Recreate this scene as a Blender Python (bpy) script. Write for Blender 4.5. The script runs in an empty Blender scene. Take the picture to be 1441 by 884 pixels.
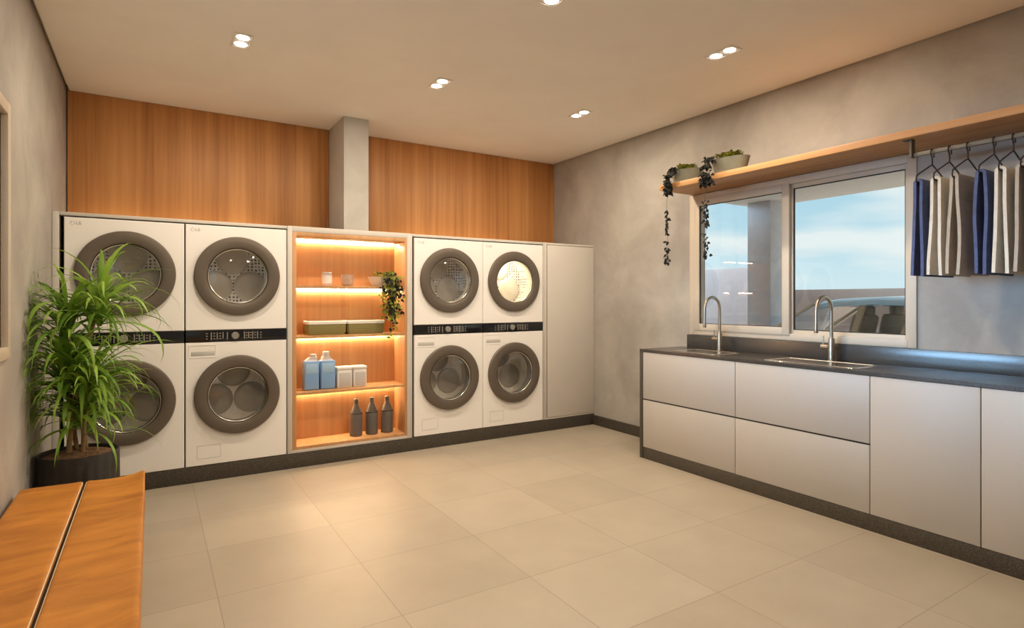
import bpy, bmesh, math, random
from mathutils import Vector, Matrix
C = bpy.context.scene.collection
PI = math.pi
R = math.radians

# ------------------------------------------------------------------ room dimensions (metres)
XL, XR = -0.572, 4.159          # left / right wall faces
YB, YF = 5.725, -1.9            # back / front wall faces
ZC = 3.027                      # ceiling
CAB = 4.95                      # face of the built-in laundry cabinets
EYE = 1.3768

# ------------------------------------------------------------------ materials
def new_mat(name):
    m = bpy.data.materials.new(name); m.use_nodes = True
    nt = m.node_tree; b = nt.nodes['Principled BSDF']
    return m, nt, b

def N(nt, t, **kw):
    n = nt.nodes.new(t)
    for k, v in kw.items():
        if k in n.inputs: n.inputs[k].default_value = v
        else: setattr(n, k, v)
    return n

def rgba(c): return (c[0], c[1], c[2], 1.0)

def plain(name, col, rough=0.5, metal=0.0, spec=0.5, var=0.0, vscale=8.0, bump=0.0, bscale=60.0):
    m, nt, b = new_mat(name)
    b.inputs['Base Color'].default_value = rgba(col)
    b.inputs['Roughness'].default_value = rough
    b.inputs['Metallic'].default_value = metal
    b.inputs['Specular IOR Level'].default_value = spec
    tc = N(nt, 'ShaderNodeTexCoord')
    if var > 0:
        n = N(nt, 'ShaderNodeTexNoise', Scale=vscale, Detail=5.0, Roughness=0.6)
        nt.links.new(tc.outputs['Object'], n.inputs['Vector'])
        r = N(nt, 'ShaderNodeValToRGB')
        r.color_ramp.elements[0].position = 0.3; r.color_ramp.elements[1].position = 0.7
        r.color_ramp.elements[0].color = rgba([c * (1 - var) for c in col])
        r.color_ramp.elements[1].color = rgba([min(1, c * (1 + var)) for c in col])
        nt.links.new(n.outputs['Fac'], r.inputs['Fac'])
        nt.links.new(r.outputs['Color'], b.inputs['Base Color'])
    if bump > 0:
        n2 = N(nt, 'ShaderNodeTexNoise', Scale=bscale, Detail=4.0)
        nt.links.new(tc.outputs['Object'], n2.inputs['Vector'])
        bp = N(nt, 'ShaderNodeBump', Strength=bump, Distance=0.01)
        nt.links.new(n2.outputs['Fac'], bp.inputs['Height'])
        nt.links.new(bp.outputs['Normal'], b.inputs['Normal'])
    return m

def wood(name, dark, mid, light, axis='Z', rough=0.5, scale=1.0):
    m, nt, b = new_mat(name)
    tc = N(nt, 'ShaderNodeTexCoord')
    mp = N(nt, 'ShaderNodeMapping')
    s = {'Z': (22, 22, 0.55), 'Y': (22, 0.55, 22), 'X': (0.55, 22, 22)}[axis]
    mp.inputs['Scale'].default_value = [v * scale for v in s]
    nt.links.new(tc.outputs['Object'], mp.inputs['Vector'])
    n = N(nt, 'ShaderNodeTexNoise', Scale=1.0, Detail=7.0, Roughness=0.62, Distortion=0.25)
    nt.links.new(mp.outputs['Vector'], n.inputs['Vector'])
    mp2 = N(nt, 'ShaderNodeMapping'); mp2.inputs['Scale'].default_value = [v * 0.22 * scale for v in s]
    nt.links.new(tc.outputs['Object'], mp2.inputs['Vector'])
    n2 = N(nt, 'ShaderNodeTexNoise', Scale=1.0, Detail=3.0)
    nt.links.new(mp2.outputs['Vector'], n2.inputs['Vector'])
    mx = N(nt, 'ShaderNodeMath', operation='MULTIPLY_ADD'); mx.inputs[1].default_value = 0.55
    nt.links.new(n.outputs['Fac'], mx.inputs[0])
    m3 = N(nt, 'ShaderNodeMath', operation='MULTIPLY'); m3.inputs[1].default_value = 0.45
    nt.links.new(n2.outputs['Fac'], m3.inputs[0]); nt.links.new(m3.outputs[0], mx.inputs[2])
    r = N(nt, 'ShaderNodeValToRGB')
    e = r.color_ramp.elements
    e[0].position = 0.36; e[0].color = rgba(dark); e[1].position = 0.66; e[1].color = rgba(light)
    k = e.new(0.5); k.color = rgba(mid)
    nt.links.new(mx.outputs[0], r.inputs['Fac'])
    nt.links.new(r.outputs['Color'], b.inputs['Base Color'])
    b.inputs['Roughness'].default_value = rough
    return m

def stone(name, base, speck, rough=0.35, scale=260.0, thr=0.72):
    m, nt, b = new_mat(name)
    tc = N(nt, 'ShaderNodeTexCoord')
    n = N(nt, 'ShaderNodeTexNoise', Scale=scale, Detail=2.0)
    nt.links.new(tc.outputs['Object'], n.inputs['Vector'])
    r = N(nt, 'ShaderNodeValToRGB')
    e = r.color_ramp.elements
    e[0].position = 0.45; e[0].color = rgba(base); e[1].position = thr; e[1].color = rgba(speck)
    nt.links.new(n.outputs['Fac'], r.inputs['Fac'])
    nt.links.new(r.outputs['Color'], b.inputs['Base Color'])
    b.inputs['Roughness'].default_value = rough
    b.inputs['Specular IOR Level'].default_value = 0.5 if rough > 0.3 else 0.9
    return m

def plaster(name, a, b_, rough=0.85):
    m, nt, b = new_mat(name)
    tc = N(nt, 'ShaderNodeTexCoord')
    n = N(nt, 'ShaderNodeTexNoise', Scale=1.7, Detail=8.0, Roughness=0.62, Distortion=0.5)
    nt.links.new(tc.outputs['Object'], n.inputs['Vector'])
    r = N(nt, 'ShaderNodeValToRGB')
    e = r.color_ramp.elements
    e[0].position = 0.35; e[0].color = rgba(a); e[1].position = 0.68; e[1].color = rgba(b_)
    nt.links.new(n.outputs['Fac'], r.inputs['Fac'])
    nt.links.new(r.outputs['Color'], b.inputs['Base Color'])
    b.inputs['Roughness'].default_value = rough
    b.inputs['Specular IOR Level'].default_value = 0.25
    n2 = N(nt, 'ShaderNodeTexNoise', Scale=14.0, Detail=5.0)
    nt.links.new(tc.outputs['Object'], n2.inputs['Vector'])
    bp = N(nt, 'ShaderNodeBump', Strength=0.12, Distance=0.02)
    nt.links.new(n2.outputs['Fac'], bp.inputs['Height']); nt.links.new(bp.outputs['Normal'], b.inputs['Normal'])
    return m

def thin_glass(name, tint=(1, 1, 1), ior=1.45, base=0.0, rough=0.0):
    m = bpy.data.materials.new(name); m.use_nodes = True
    nt = m.node_tree; nt.nodes.clear()
    out = N(nt, 'ShaderNodeOutputMaterial')
    t = N(nt, 'ShaderNodeBsdfTransparent'); t.inputs['Color'].default_value = rgba(tint)
    g = N(nt, 'ShaderNodeBsdfGlossy'); g.inputs['Roughness'].default_value = rough
    g.inputs['Color'].default_value = (1, 1, 1, 1)
    f = N(nt, 'ShaderNodeLayerWeight', Blend=0.5)
    p5 = N(nt, 'ShaderNodeMath', operation='POWER'); p5.inputs[1].default_value = 5.0
    nt.links.new(f.outputs['Facing'], p5.inputs[0])
    f0 = ((ior - 1) / (ior + 1)) ** 2 + base
    a = N(nt, 'ShaderNodeMath', operation='MULTIPLY_ADD', use_clamp=True); a.inputs[1].default_value = 1 - f0; a.inputs[2].default_value = f0
    nt.links.new(p5.outputs[0], a.inputs[0])
    mx = N(nt, 'ShaderNodeMixShader')
    nt.links.new(a.outputs[0], mx.inputs['Fac'])
    nt.links.new(t.outputs[0], mx.inputs[1]); nt.links.new(g.outputs[0], mx.inputs[2])
    nt.links.new(mx.outputs[0], out.inputs['Surface'])
    return m

def emit(name, col, strength):
    m, nt, b = new_mat(name)
    b.inputs['Base Color'].default_value = rgba(col)
    b.inputs['Emission Color'].default_value = rgba(col)
    b.inputs['Emission Strength'].default_value = strength
    return m

def leafy(name, a, b_, rough=0.45, trans=0.0):
    m, nt, b = new_mat(name)
    g = N(nt, 'ShaderNodeNewGeometry')
    r = N(nt, 'ShaderNodeValToRGB')
    r.color_ramp.elements[0].color = rgba(a); r.color_ramp.elements[1].color = rgba(b_)
    nt.links.new(g.outputs['Random Per Island'], r.inputs['Fac'])
    nt.links.new(r.outputs['Color'], b.inputs['Base Color'])
    b.inputs['Roughness'].default_value = rough
    if trans > 0:
        out = nt.nodes['Material Output']
        tr = N(nt, 'ShaderNodeBsdfTranslucent')
        nt.links.new(r.outputs['Color'], tr.inputs['Color'])
        mx = N(nt, 'ShaderNodeMixShader'); mx.inputs['Fac'].default_value = trans
        nt.links.new(b.outputs[0], mx.inputs[1]); nt.links.new(tr.outputs[0], mx.inputs[2])
        nt.links.new(mx.outputs[0], out.inputs['Surface'])
    return m

def perforated():
    m, nt, b = new_mat('perforated_steel')
    tc = N(nt, 'ShaderNodeTexCoord')
    mp = N(nt, 'ShaderNodeMapping'); mp.inputs['Scale'].default_value = (36, 36, 36)
    nt.links.new(tc.outputs['Object'], mp.inputs['Vector'])
    v = N(nt, 'ShaderNodeTexVoronoi', Scale=1.0); v.inputs['Randomness'].default_value = 0.25
    nt.links.new(mp.outputs['Vector'], v.inputs['Vector'])
    r = N(nt, 'ShaderNodeValToRGB')
    e = r.color_ramp.elements
    e[0].position = 0.27; e[0].color = (0.05, 0.06, 0.11, 1); e[1].position = 0.33; e[1].color = (0.92, 0.91, 0.91, 1)
    nt.links.new(v.outputs['Distance'], r.inputs['Fac'])
    nt.links.new(r.outputs['Color'], b.inputs['Base Color'])
    b.inputs['Roughness'].default_value = 0.4; b.inputs['Metallic'].default_value = 0.15
    return m

def tiles():
    m, nt, b = new_mat('floor_tiles')
    tc = N(nt, 'ShaderNodeTexCoord')
    sp = N(nt, 'ShaderNodeSeparateXYZ'); nt.links.new(tc.outputs['Object'], sp.inputs[0])
    def line(sock, off, per, half):
        a = N(nt, 'ShaderNodeMath', operation='SUBTRACT'); a.inputs[1].default_value = off
        nt.links.new(sock, a.inputs[0])
        d = N(nt, 'ShaderNodeMath', operation='DIVIDE'); d.inputs[1].default_value = per
        nt.links.new(a.outputs[0], d.inputs[0])
        fl = N(nt, 'ShaderNodeMath', operation='FLOOR'); nt.links.new(d.outputs[0], fl.inputs[0])
        pp = N(nt, 'ShaderNodeMath', operation='PINGPONG'); pp.inputs[1].default_value = per / 2
        nt.links.new(a.outputs[0], pp.inputs[0])
        # ping-pong is 0 at the joint; want 1 in joint
        lt = N(nt, 'ShaderNodeMath', operation='LESS_THAN'); lt.inputs[1].default_value = half
        ab = N(nt, 'ShaderNodeMath', operation='ABSOLUTE'); nt.links.new(pp.outputs[0], ab.inputs[0])
        nt.links.new(ab.outputs[0], lt.inputs[0])
        return lt.outputs[0], fl.outputs[0]
    lx, fx = line(sp.outputs[0], 0.26, 0.667, 0.0016)
    ly, fy = line(sp.outputs[1], 1.20, 0.595, 0.0016)
    mx = N(nt, 'ShaderNodeMath', operation='MAXIMUM')
    nt.links.new(lx, mx.inputs[0]); nt.links.new(ly, mx.inputs[1])
    cb = N(nt, 'ShaderNodeCombineXYZ'); nt.links.new(fx, cb.inputs[0]); nt.links.new(fy, cb.inputs[1])
    wn = N(nt, 'ShaderNodeTexWhiteNoise'); nt.links.new(cb.outputs[0], wn.inputs['Vector'])
    n = N(nt, 'ShaderNodeTexNoise', Scale=2.2, Detail=6.0, Roughness=0.6)
    nt.links.new(tc.outputs['Object'], n.inputs['Vector'])
    sm = N(nt, 'ShaderNodeMath', operation='MULTIPLY_ADD'); sm.inputs[1].default_value = 0.35
    nt.links.new(wn.outputs['Value'], sm.inputs[0]); nt.links.new(n.outputs['Fac'], sm.inputs[2])
    r = N(nt, 'ShaderNodeValToRGB')
    e = r.color_ramp.elements
    e[0].position = 0.35; e[0].color = (0.355, 0.305, 0.24, 1); e[1].position = 0.95; e[1].color = (0.43, 0.375, 0.30, 1)
    nt.links.new(sm.outputs[0], r.inputs['Fac'])
    mc = N(nt, 'ShaderNodeMix', data_type='RGBA')
    nt.links.new(mx.outputs[0], mc.inputs['Factor'])
    nt.links.new(r.outputs['Color'], mc.inputs[6]); mc.inputs[7].default_value = (0.25, 0.21, 0.16, 1)
    nt.links.new(mc.outputs[2], b.inputs['Base Color'])
    b.inputs['Roughness'].default_value = 0.42
    b.inputs['Specular IOR Level'].default_value = 0.4
    return m

def leather():
    m, nt, b = new_mat('tan_leather')
    tc = N(nt, 'ShaderNodeTexCoord')
    mp = N(nt, 'ShaderNodeMapping'); mp.inputs['Scale'].default_value = (2.0, 7.0, 3.0)
    nt.links.new(tc.outputs['Object'], mp.inputs['Vector'])
    n = N(nt, 'ShaderNodeTexNoise', Scale=1.3, Detail=6.0, Roughness=0.6, Distortion=0.6)
    nt.links.new(mp.outputs['Vector'], n.inputs['Vector'])
    r = N(nt, 'ShaderNodeValToRGB')
    e = r.color_ramp.elements
    e[0].position = 0.32; e[0].color = (0.37, 0.130, 0.016, 1); e[1].position = 0.72; e[1].color = (0.62, 0.25, 0.036, 1)
    nt.links.new(n.outputs['Fac'], r.inputs['Fac'])
    nt.links.new(r.outputs['Color'], b.inputs['Base Color'])
    b.inputs['Roughness'].default_value = 0.55
    n2 = N(nt, 'ShaderNodeTexNoise', Scale=7.0, Detail=6.0)
    nt.links.new(tc.outputs['Object'], n2.inputs['Vector'])
    bp = N(nt, 'ShaderNodeBump', Strength=0.18, Distance=0.02)
    nt.links.new(n2.outputs['Fac'], bp.inputs['Height']); nt.links.new(bp.outputs['Normal'], b.inputs['Normal'])
    return m

def weave(name, a, b_):
    m, nt, b = new_mat(name)
    tc = N(nt, 'ShaderNodeTexCoord')
    w = N(nt, 'ShaderNodeTexWave', Scale=26.0, Distortion=0.6, bands_direction='X')
    w2 = N(nt, 'ShaderNodeTexWave', Scale=34.0, Distortion=0.6, bands_direction='Z')
    nt.links.new(tc.outputs['Object'], w.inputs['Vector']); nt.links.new(tc.outputs['Object'], w2.inputs['Vector'])
    mu = N(nt, 'ShaderNodeMath', operation='MULTIPLY')
    nt.links.new(w.outputs['Fac'], mu.inputs[0]); nt.links.new(w2.outputs['Fac'], mu.inputs[1])
    r = N(nt, 'ShaderNodeValToRGB')
    r.color_ramp.elements[0].color = rgba(a); r.color_ramp.elements[1].color = rgba(b_)
    nt.links.new(mu.outputs[0], r.inputs['Fac'])
    nt.links.new(r.outputs['Color'], b.inputs['Base Color'])
    bp = N(nt, 'ShaderNodeBump', Strength=0.5, Distance=0.004)
    nt.links.new(mu.outputs[0], bp.inputs['Height']); nt.links.new(bp.outputs['Normal'], b.inputs['Normal'])
    b.inputs['Roughness'].default_value = 0.8
    return m

M = dict(
    plaster=plaster('wall_plaster', (0.35, 0.322, 0.292), (0.475, 0.447, 0.41)),
    column=plaster('column_plaster', (0.45, 0.43, 0.40), (0.56, 0.54, 0.505)),
    ceiling=plain('ceiling_paint', (0.93, 0.90, 0.85), 0.9, spec=0.2, var=0.03, vscale=1.5),
    floor=tiles(),
    wood=wood('oak_panel', (0.40, 0.165, 0.050), (0.54, 0.245, 0.080), (0.66, 0.325, 0.118), 'Z'),
    woodx=wood('oak_lining', (0.44, 0.225, 0.09), (0.54, 0.29, 0.125), (0.63, 0.36, 0.165), 'Z'),
    woody=wood('oak_shelf', (0.40, 0.19, 0.072), (0.52, 0.27, 0.105), (0.60, 0.34, 0.14), 'Y'),
    frame=plain('cabinet_lacquer', (0.60, 0.565, 0.52), 0.5, var=0.02, vscale=3),
    gap_shade=plain('cabinet_shade', (0.035, 0.03, 0.026), 0.8, var=0.1),  # near-black stands for the shadow in gaps and inside cabinets
    front=plain('drawer_lacquer', (0.475, 0.45, 0.425), 0.45, var=0.02, vscale=2),
    plinth=stone('plinth_stone', (0.042, 0.034, 0.026), (0.13, 0.115, 0.095), 0.45),
    counter=stone('worktop_stone', (0.034, 0.031, 0.029), (0.075, 0.070, 0.066), 0.25),
    white=plain('appliance_enamel', (0.88, 0.86, 0.84), 0.35, var=0.01, vscale=2),
    casing=plain('appliance_casing', (0.10, 0.095, 0.09), 0.5, var=0.05),
    ring=plain('door_ring_satin', (0.135, 0.110, 0.087), 0.42, metal=0.25, var=0.03, vscale=3),
    chrome=plain('chrome', (0.80, 0.79, 0.77), 0.18, metal=1.0, var=0.02),
    black_glass=plain('panel_black', (0.012, 0.012, 0.014), 0.12, var=0.05),
    grey_mark=plain('panel_marks', (0.24, 0.225, 0.20), 0.5, var=0.02),
    logo=plain('logo_grey', (0.40, 0.37, 0.34), 0.5, var=0.02),
    perf=perforated(),
    lobe=plain('drum_lobe', (0.66, 0.63, 0.57), 0.40, metal=0.1, var=0.05),
    lobe_w=plain('drum_lobe_dark', (0.42, 0.395, 0.355), 0.35, metal=0.2, var=0.05),
    drum_plain=plain('drum_plain_steel', (0.90, 0.87, 0.82), 0.4, metal=0.15, var=0.1, vscale=60),
    gasket=plain('door_gasket', (0.16, 0.155, 0.15), 0.6, var=0.1),
    glass=thin_glass('door_glass', (0.93, 0.92, 0.90), 1.5, 0.05),
    pane=thin_glass('window_glass', (0.97, 0.985, 0.99), 1.45, 0.0),
    alu=plain('window_aluminium', (0.60, 0.52, 0.42), 0.45, var=0.02),
    seal=plain('black_seal', (0.018, 0.016, 0.015), 0.6, var=0.05),
    steel=plain('brushed_steel', (0.40, 0.355, 0.295), 0.32, metal=1.0, var=0.04, vscale=40),
    sink=plain('sink_steel', (0.70, 0.68, 0.65), 0.22, metal=1.0, var=0.03, vscale=30),
    leather=leather(),
    seam=plain('seam_dark', (0.02, 0.013, 0.008), 0.8, var=0.1),
    stitch=plain('stitch_cream', (0.72, 0.60, 0.42), 0.7, var=0.05),
    bench_base=plain('bench_base', (0.16, 0.085, 0.04), 0.6, var=0.1),
    pot_black=plain('pot_black', (0.028, 0.024, 0.021), 0.6, var=0.3, vscale=14, bump=0.15, bscale=40),
    soil=plain('soil', (0.19, 0.10, 0.055), 0.95, var=0.5, vscale=70, bump=0.8, bscale=90),
    cane=plain('cane_bark', (0.30, 0.20, 0.105), 0.8, var=0.25, vscale=40, bump=0.3, bscale=80),
    leaf=leafy('blade_leaves', (0.125, 0.265, 0.025), (0.41, 0.63, 0.10), 0.42, 0.30),
    ivy=leafy('ivy_leaves', (0.07, 0.10, 0.012), (0.36, 0.36, 0.04), 0.5, 0.2),
    ivy_dark=leafy('dark_leaves', (0.0012, 0.0014, 0.0012), (0.006, 0.007, 0.005), 0.85),
    stem=plain('thin_stem', (0.10, 0.10, 0.05), 0.7, var=0.1),
    planter=plain('planter_grey', (0.165, 0.16, 0.12), 0.8, var=0.12, vscale=12, bump=0.15),
    pot_white=plain('pot_white', (0.70, 0.68, 0.66), 0.45, var=0.03),
    led=emit('led_strip', (1.0, 0.76, 0.45), 150.0),
    added_glow=emit('added_glow', (1.0, 0.74, 0.44), 4.5),
    lamp=emit('lamp_lens', (1.0, 0.90, 0.74), 9.0),
    added_drumlamp=emit('added_drum_lamp', (1.0, 0.86, 0.62), 6.0),
    trimwhite=plain('lamp_trim', (0.85, 0.82, 0.78), 0.5, var=0.01),
    basket=weave('basket_weave', (0.20, 0.17, 0.055), (0.42, 0.37, 0.15)),
    linen=plain('basket_lining', (0.80, 0.76, 0.70), 0.9, var=0.04, vscale=30),
    blue_det=plain('blue_detergent', (0.21, 0.38, 0.66), 0.3, var=0.06, vscale=6),
    cap=plain('pale_cap', (0.82, 0.76, 0.78), 0.45, var=0.02),
    blue_label=plain('blue_label', (0.33, 0.52, 0.74), 0.4, var=0.04),
    white_jar=plain('white_jar', (0.74, 0.72, 0.69), 0.5, var=0.03),
    grey_label=plain('grey_label', (0.52, 0.51, 0.49), 0.6, var=0.03),
    bottle=plain('bottle_grey', (0.115, 0.098, 0.088), 0.45, var=0.06, vscale=10),
    tin=plain('tin_silver', (0.66, 0.65, 0.64), 0.35, metal=0.6, var=0.03),
    brown_glass=plain('candle_glass', (0.42, 0.30, 0.235), 0.3, var=0.15, vscale=50),
    hanger=plain('hanger_black', (0.020, 0.016, 0.014), 0.45, metal=0.3, var=0.05),
    rail=plain('rail_bronze', (0.115, 0.10, 0.075), 0.5, metal=0.2, var=0.05),
    navy=plain('navy_cloth', (0.075, 0.10, 0.21), 0.9, var=0.18, vscale=25, bump=0.3, bscale=140),
    ivory=plain('ivory_cloth', (0.66, 0.61, 0.53), 0.9, var=0.07, vscale=25, bump=0.3, bscale=140),
    taupe=plain('taupe_cloth', (0.43, 0.37, 0.31), 0.9, var=0.08, vscale=25, bump=0.3, bscale=140),
    soffit=plain('soffit_render', (0.66, 0.60, 0.53), 0.9, var=0.04),
    post=plain('post_grey', (0.56, 0.55, 0.56), 0.85, var=0.05),
    yardwall=plain('yard_wall', (0.36, 0.30, 0.28), 0.9, var=0.06, vscale=1.2),
    yardwall2=plain('yard_wall_far', (0.33, 0.27, 0.25), 0.9, var=0.06, vscale=1.2),
    paving=plain('paving', (0.50, 0.46, 0.41), 0.9, var=0.08, vscale=1.0),
    ext=plain('blocker_render', (0.55, 0.52, 0.48), 0.9, var=0.05),
    skypaint=plain('sky_reflect_paint', (0.46, 0.66, 0.82), 0.15, metal=0.15, var=0.03),  # pale blue is the reflected sky put into the paint colour
    cartrim=plain('car_pillar', (0.55, 0.43, 0.28), 0.4, metal=0.3, var=0.05),
    carglass=thin_glass('car_glass', (0.93, 0.90, 0.88), 1.5, 0.04),
    carseat=plain('car_seat', (0.42, 0.33, 0.26), 0.8, var=0.1),
    tyre=plain('tyre', (0.02, 0.02, 0.02), 0.8, var=0.1),
)

# ------------------------------------------------------------------ mesh helper
class MB:
    def __init__(s): s.b = bmesh.new()
    def _merge(s, t):
        me = bpy.data.meshes.new('tmp'); t.to_mesh(me); t.free(); s.b.from_mesh(me); bpy.data.meshes.remove(me)
    def box(s, x0, x1, y0, y1, z0, z1, bev=0.0, seg=2):
        t = bmesh.new(); bmesh.ops.create_cube(t, size=1.0)
        bmesh.ops.scale(t, vec=(abs(x1 - x0), abs(y1 - y0), abs(z1 - z0)), verts=t.verts)
        bmesh.ops.translate(t, vec=((x0 + x1) / 2, (y0 + y1) / 2, (z0 + z1) / 2), verts=t.verts)
        if bev > 0: bmesh.ops.bevel(t, geom=t.edges[:], offset=bev, segments=seg, profile=0.5, affect='EDGES')
        s._merge(t); return s
    def obox(s, c, size, rot, bev=0.0):
        t = bmesh.new(); bmesh.ops.create_cube(t, size=1.0)
        bmesh.ops.scale(t, vec=size, verts=t.verts)
        if bev > 0: bmesh.ops.bevel(t, geom=t.edges[:], offset=bev, segments=2, profile=0.5, affect='EDGES')
        bmesh.ops.transform(t, matrix=Matrix.Translation(c) @ rot.to_4x4(), verts=t.verts)
        s._merge(t); return s
    def tube(s, pts, r, seg=10, caps=True):
        pts = [Vector(p) for p in pts]; n = len(pts)
        rr = r if isinstance(r, (list, tuple)) else [r] * n
        tg = []
        for i in range(n):
            a = pts[max(i - 1, 0)]; b = pts[min(i + 1, n - 1)]
            d = (b - a); tg.append(d.normalized() if d.length > 1e-9 else Vector((0, 0, 1)))
        u = tg[0].orthogonal().normalized()
        rings = []
        for i in range(n):
            u = (u - tg[i] * u.dot(tg[i]))
            u = u.normalized() if u.length > 1e-6 else tg[i].orthogonal().normalized()
            v = tg[i].cross(u)
            rings.append([s.b.verts.new(pts[i] + (u * math.cos(2 * PI * k / seg) + v * math.sin(2 * PI * k / seg)) * rr[i]) for k in range(seg)])
        for i in range(n - 1):
            for k in range(seg):
                s.b.faces.new((rings[i][k], rings[i][(k + 1) % seg], rings[i + 1][(k + 1) % seg], rings[i + 1][k]))
        if caps:
            s.b.faces.new(rings[0][::-1]); s.b.faces.new(rings[-1])
        return s
    def lathe(s, prof, c, axis='Z', seg=48, sx=1.0, sy=1.0, close=False):
        # prof: (radius, height) pairs along the axis
        c = Vector(c); rings = []
        def P(r, h, a):
            ca, sa = math.cos(a) * r * sx, math.sin(a) * r * sy
            return c + (Vector((ca, sa, h)) if axis == 'Z' else Vector((ca, h, sa)) if axis == 'Y' else Vector((h, ca, sa)))
        for r, h in prof:
            if r < 1e-6: rings.append([s.b.verts.new(P(0, h, 0))])
            else: rings.append([s.b.verts.new(P(r, h, 2 * PI * k / seg)) for k in range(seg)])
        m = len(rings)
        for i in range(m if close else m - 1):
            A, B = rings[i], rings[(i + 1) % m]
            for k in range(seg):
                k2 = (k + 1) % seg
                if len(A) == 1 and len(B) == 1: continue
                if len(A) == 1: s.b.faces.new((A[0], B[k2], B[k]))
                elif len(B) == 1: s.b.faces.new((A[k], A[k2], B[0]))
                else: s.b.faces.new((A[k], A[k2], B[k2], B[k]))
        return s
    def plate_hole(s, x0, x1, z0, z1, y0, y1, cx, cz, r, seg=72, bev=0.004):
        # upright panel between y0 (face) and y1 (back) with a round hole
        hw0, hw1, hh0, hh1 = cx - x0, x1 - cx, cz - z0, z1 - cz
        angs = [2 * PI * k / seg for k in range(seg)]
        for a in (math.atan2(hh1, hw1), math.atan2(hh1, -hw0), math.atan2(-hh0, -hw0), math.atan2(-hh0, hw1)):
            angs.append(a % (2 * PI))
        angs = sorted(set(round(a, 6) for a in angs))
        def edge(a, ins=0.0):
            dx, dz = math.cos(a), math.sin(a); t = 1e9
            if dx > 1e-9: t = min(t, (hw1 - ins) / dx)
            if dx < -1e-9: t = min(t, (hw0 - ins) / -dx)
            if dz > 1e-9: t = min(t, (hh1 - ins) / dz)
            if dz < -1e-9: t = min(t, (hh0 - ins) / -dz)
            return cx + dx * t, cz + dz * t
        n = len(angs)
        ri = [s.b.verts.new((cx + r * math.cos(a), y0, cz + r * math.sin(a))) for a in angs]
        rb = [s.b.verts.new((cx + r * math.cos(a), y1, cz + r * math.sin(a))) for a in angs]
        eo, em, eb = [], [], []
        for a in angs:
            x, z = edge(a, bev); eo.append(s.b.verts.new((x, y0, z)))
            x, z = edge(a); em.append(s.b.verts.new((x, y0 + bev, z))); eb.append(s.b.verts.new((x, y1, z)))
        for k in range(n):
            j = (k + 1) % n
            s.b.faces.new((ri[k], ri[j], eo[j], eo[k])); s.b.faces.new((eo[k], eo[j], em[j], em[k]))
            s.b.faces.new((em[k], em[j], eb[j], eb[k])); s.b.faces.new((eb[k], eb[j], rb[j], rb[k]))
            s.b.faces.new((rb[k], rb[j], ri[j], ri[k]))
        return s
    def grid_slab(s, xs, ys, solid, z0, z1):
        nx, ny = len(xs) - 1, len(ys) - 1
        V = {}
        def v(i, j, k):
            if (i, j, k) not in V: V[(i, j, k)] = s.b.verts.new((xs[i], ys[j], (z0, z1)[k]))
            return V[(i, j, k)]
        ok = lambda i, j: 0 <= i < nx and 0 <= j < ny and solid(i, j)
        for i in range(nx):
            for j in range(ny):
                if not ok(i, j): continue
                s.b.faces.new((v(i, j, 1), v(i + 1, j, 1), v(i + 1, j + 1, 1), v(i, j + 1, 1)))
                s.b.faces.new((v(i, j, 0), v(i, j + 1, 0), v(i + 1, j + 1, 0), v(i + 1, j, 0)))
                if not ok(i - 1, j): s.b.faces.new((v(i, j, 0), v(i, j, 1), v(i, j + 1, 1), v(i, j + 1, 0)))
                if not ok(i + 1, j): s.b.faces.new((v(i + 1, j, 0), v(i + 1, j + 1, 0), v(i + 1, j + 1, 1), v(i + 1, j, 1)))
                if not ok(i, j - 1): s.b.faces.new((v(i, j, 0), v(i + 1, j, 0), v(i + 1, j, 1), v(i, j, 1)))
                if not ok(i, j + 1): s.b.faces.new((v(i, j + 1, 0), v(i, j + 1, 1), v(i + 1, j + 1, 1), v(i + 1, j + 1, 0)))
        return s
    def strip(s, rows):
        # rows of equal-length vertex lists -> surface
        R_ = [[s.b.verts.new(p) for p in row] for row in rows]
        for i in range(len(R_) - 1):
            for k in range(len(R_[0]) - 1):
                s.b.faces.new((R_[i][k], R_[i][k + 1], R_[i + 1][k + 1], R_[i + 1][k]))
        return s
    def loft(s, rings, cap=True):
        R_ = [[s.b.verts.new(p) for p in ring] for ring in rings]
        n = len(R_[0])
        for i in range(len(R_) - 1):
            for k in range(n):
                j = (k + 1) % n
                s.b.faces.new((R_[i][k], R_[i][j], R_[i + 1][j], R_[i + 1][k]))
        if cap:
            s.b.faces.new(R_[0][::-1]); s.b.faces.new(R_[-1])
        return s
    def text_strokes(s, strokes, x, z, h, y, t):
        for (x0, z0, x1, z1) in strokes:
            s.box(x + x0 * h, x + x1 * h, y - t, y, z + z0 * h, z + z1 * h)
        return s
    def build(s, name, mat, parent=None, smooth=35, thing=None):
        bmesh.ops.recalc_face_normals(s.b, faces=s.b.faces[:])
        off = Vector((0, 0, 0)); p = parent
        while p is not None: off += p.location; p = p.parent
        if thing is not None: off = Vector(thing)
        bmesh.ops.translate(s.b, vec=-off, verts=s.b.verts)
        me = bpy.data.meshes.new(name); s.b.to_mesh(me); s.b.free()
        me.materials.append(M[mat] if isinstance(mat, str) else mat)
        if smooth:
            me.polygons.foreach_set('use_smooth', [True] * len(me.polygons))
            me.set_sharp_from_angle(angle=R(smooth))
        o = bpy.data.objects.new(name, me); C.objects.link(o)
        if parent is not None: o.parent = parent
        elif thing is not None: o.location = thing
        return o

def tag(o, label, cat, group=None):
    o['label'] = label; o['category'] = cat
    if group: o['group'] = group
    return o

def thing(name, label, cat, loc, group=None):
    o = bpy.data.objects.new(name, None); o.location = loc; o.empty_display_size = 0.05
    C.objects.link(o); return tag(o, label, cat, group)

def struct(o): o['kind'] = 'structure'; return o

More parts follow.
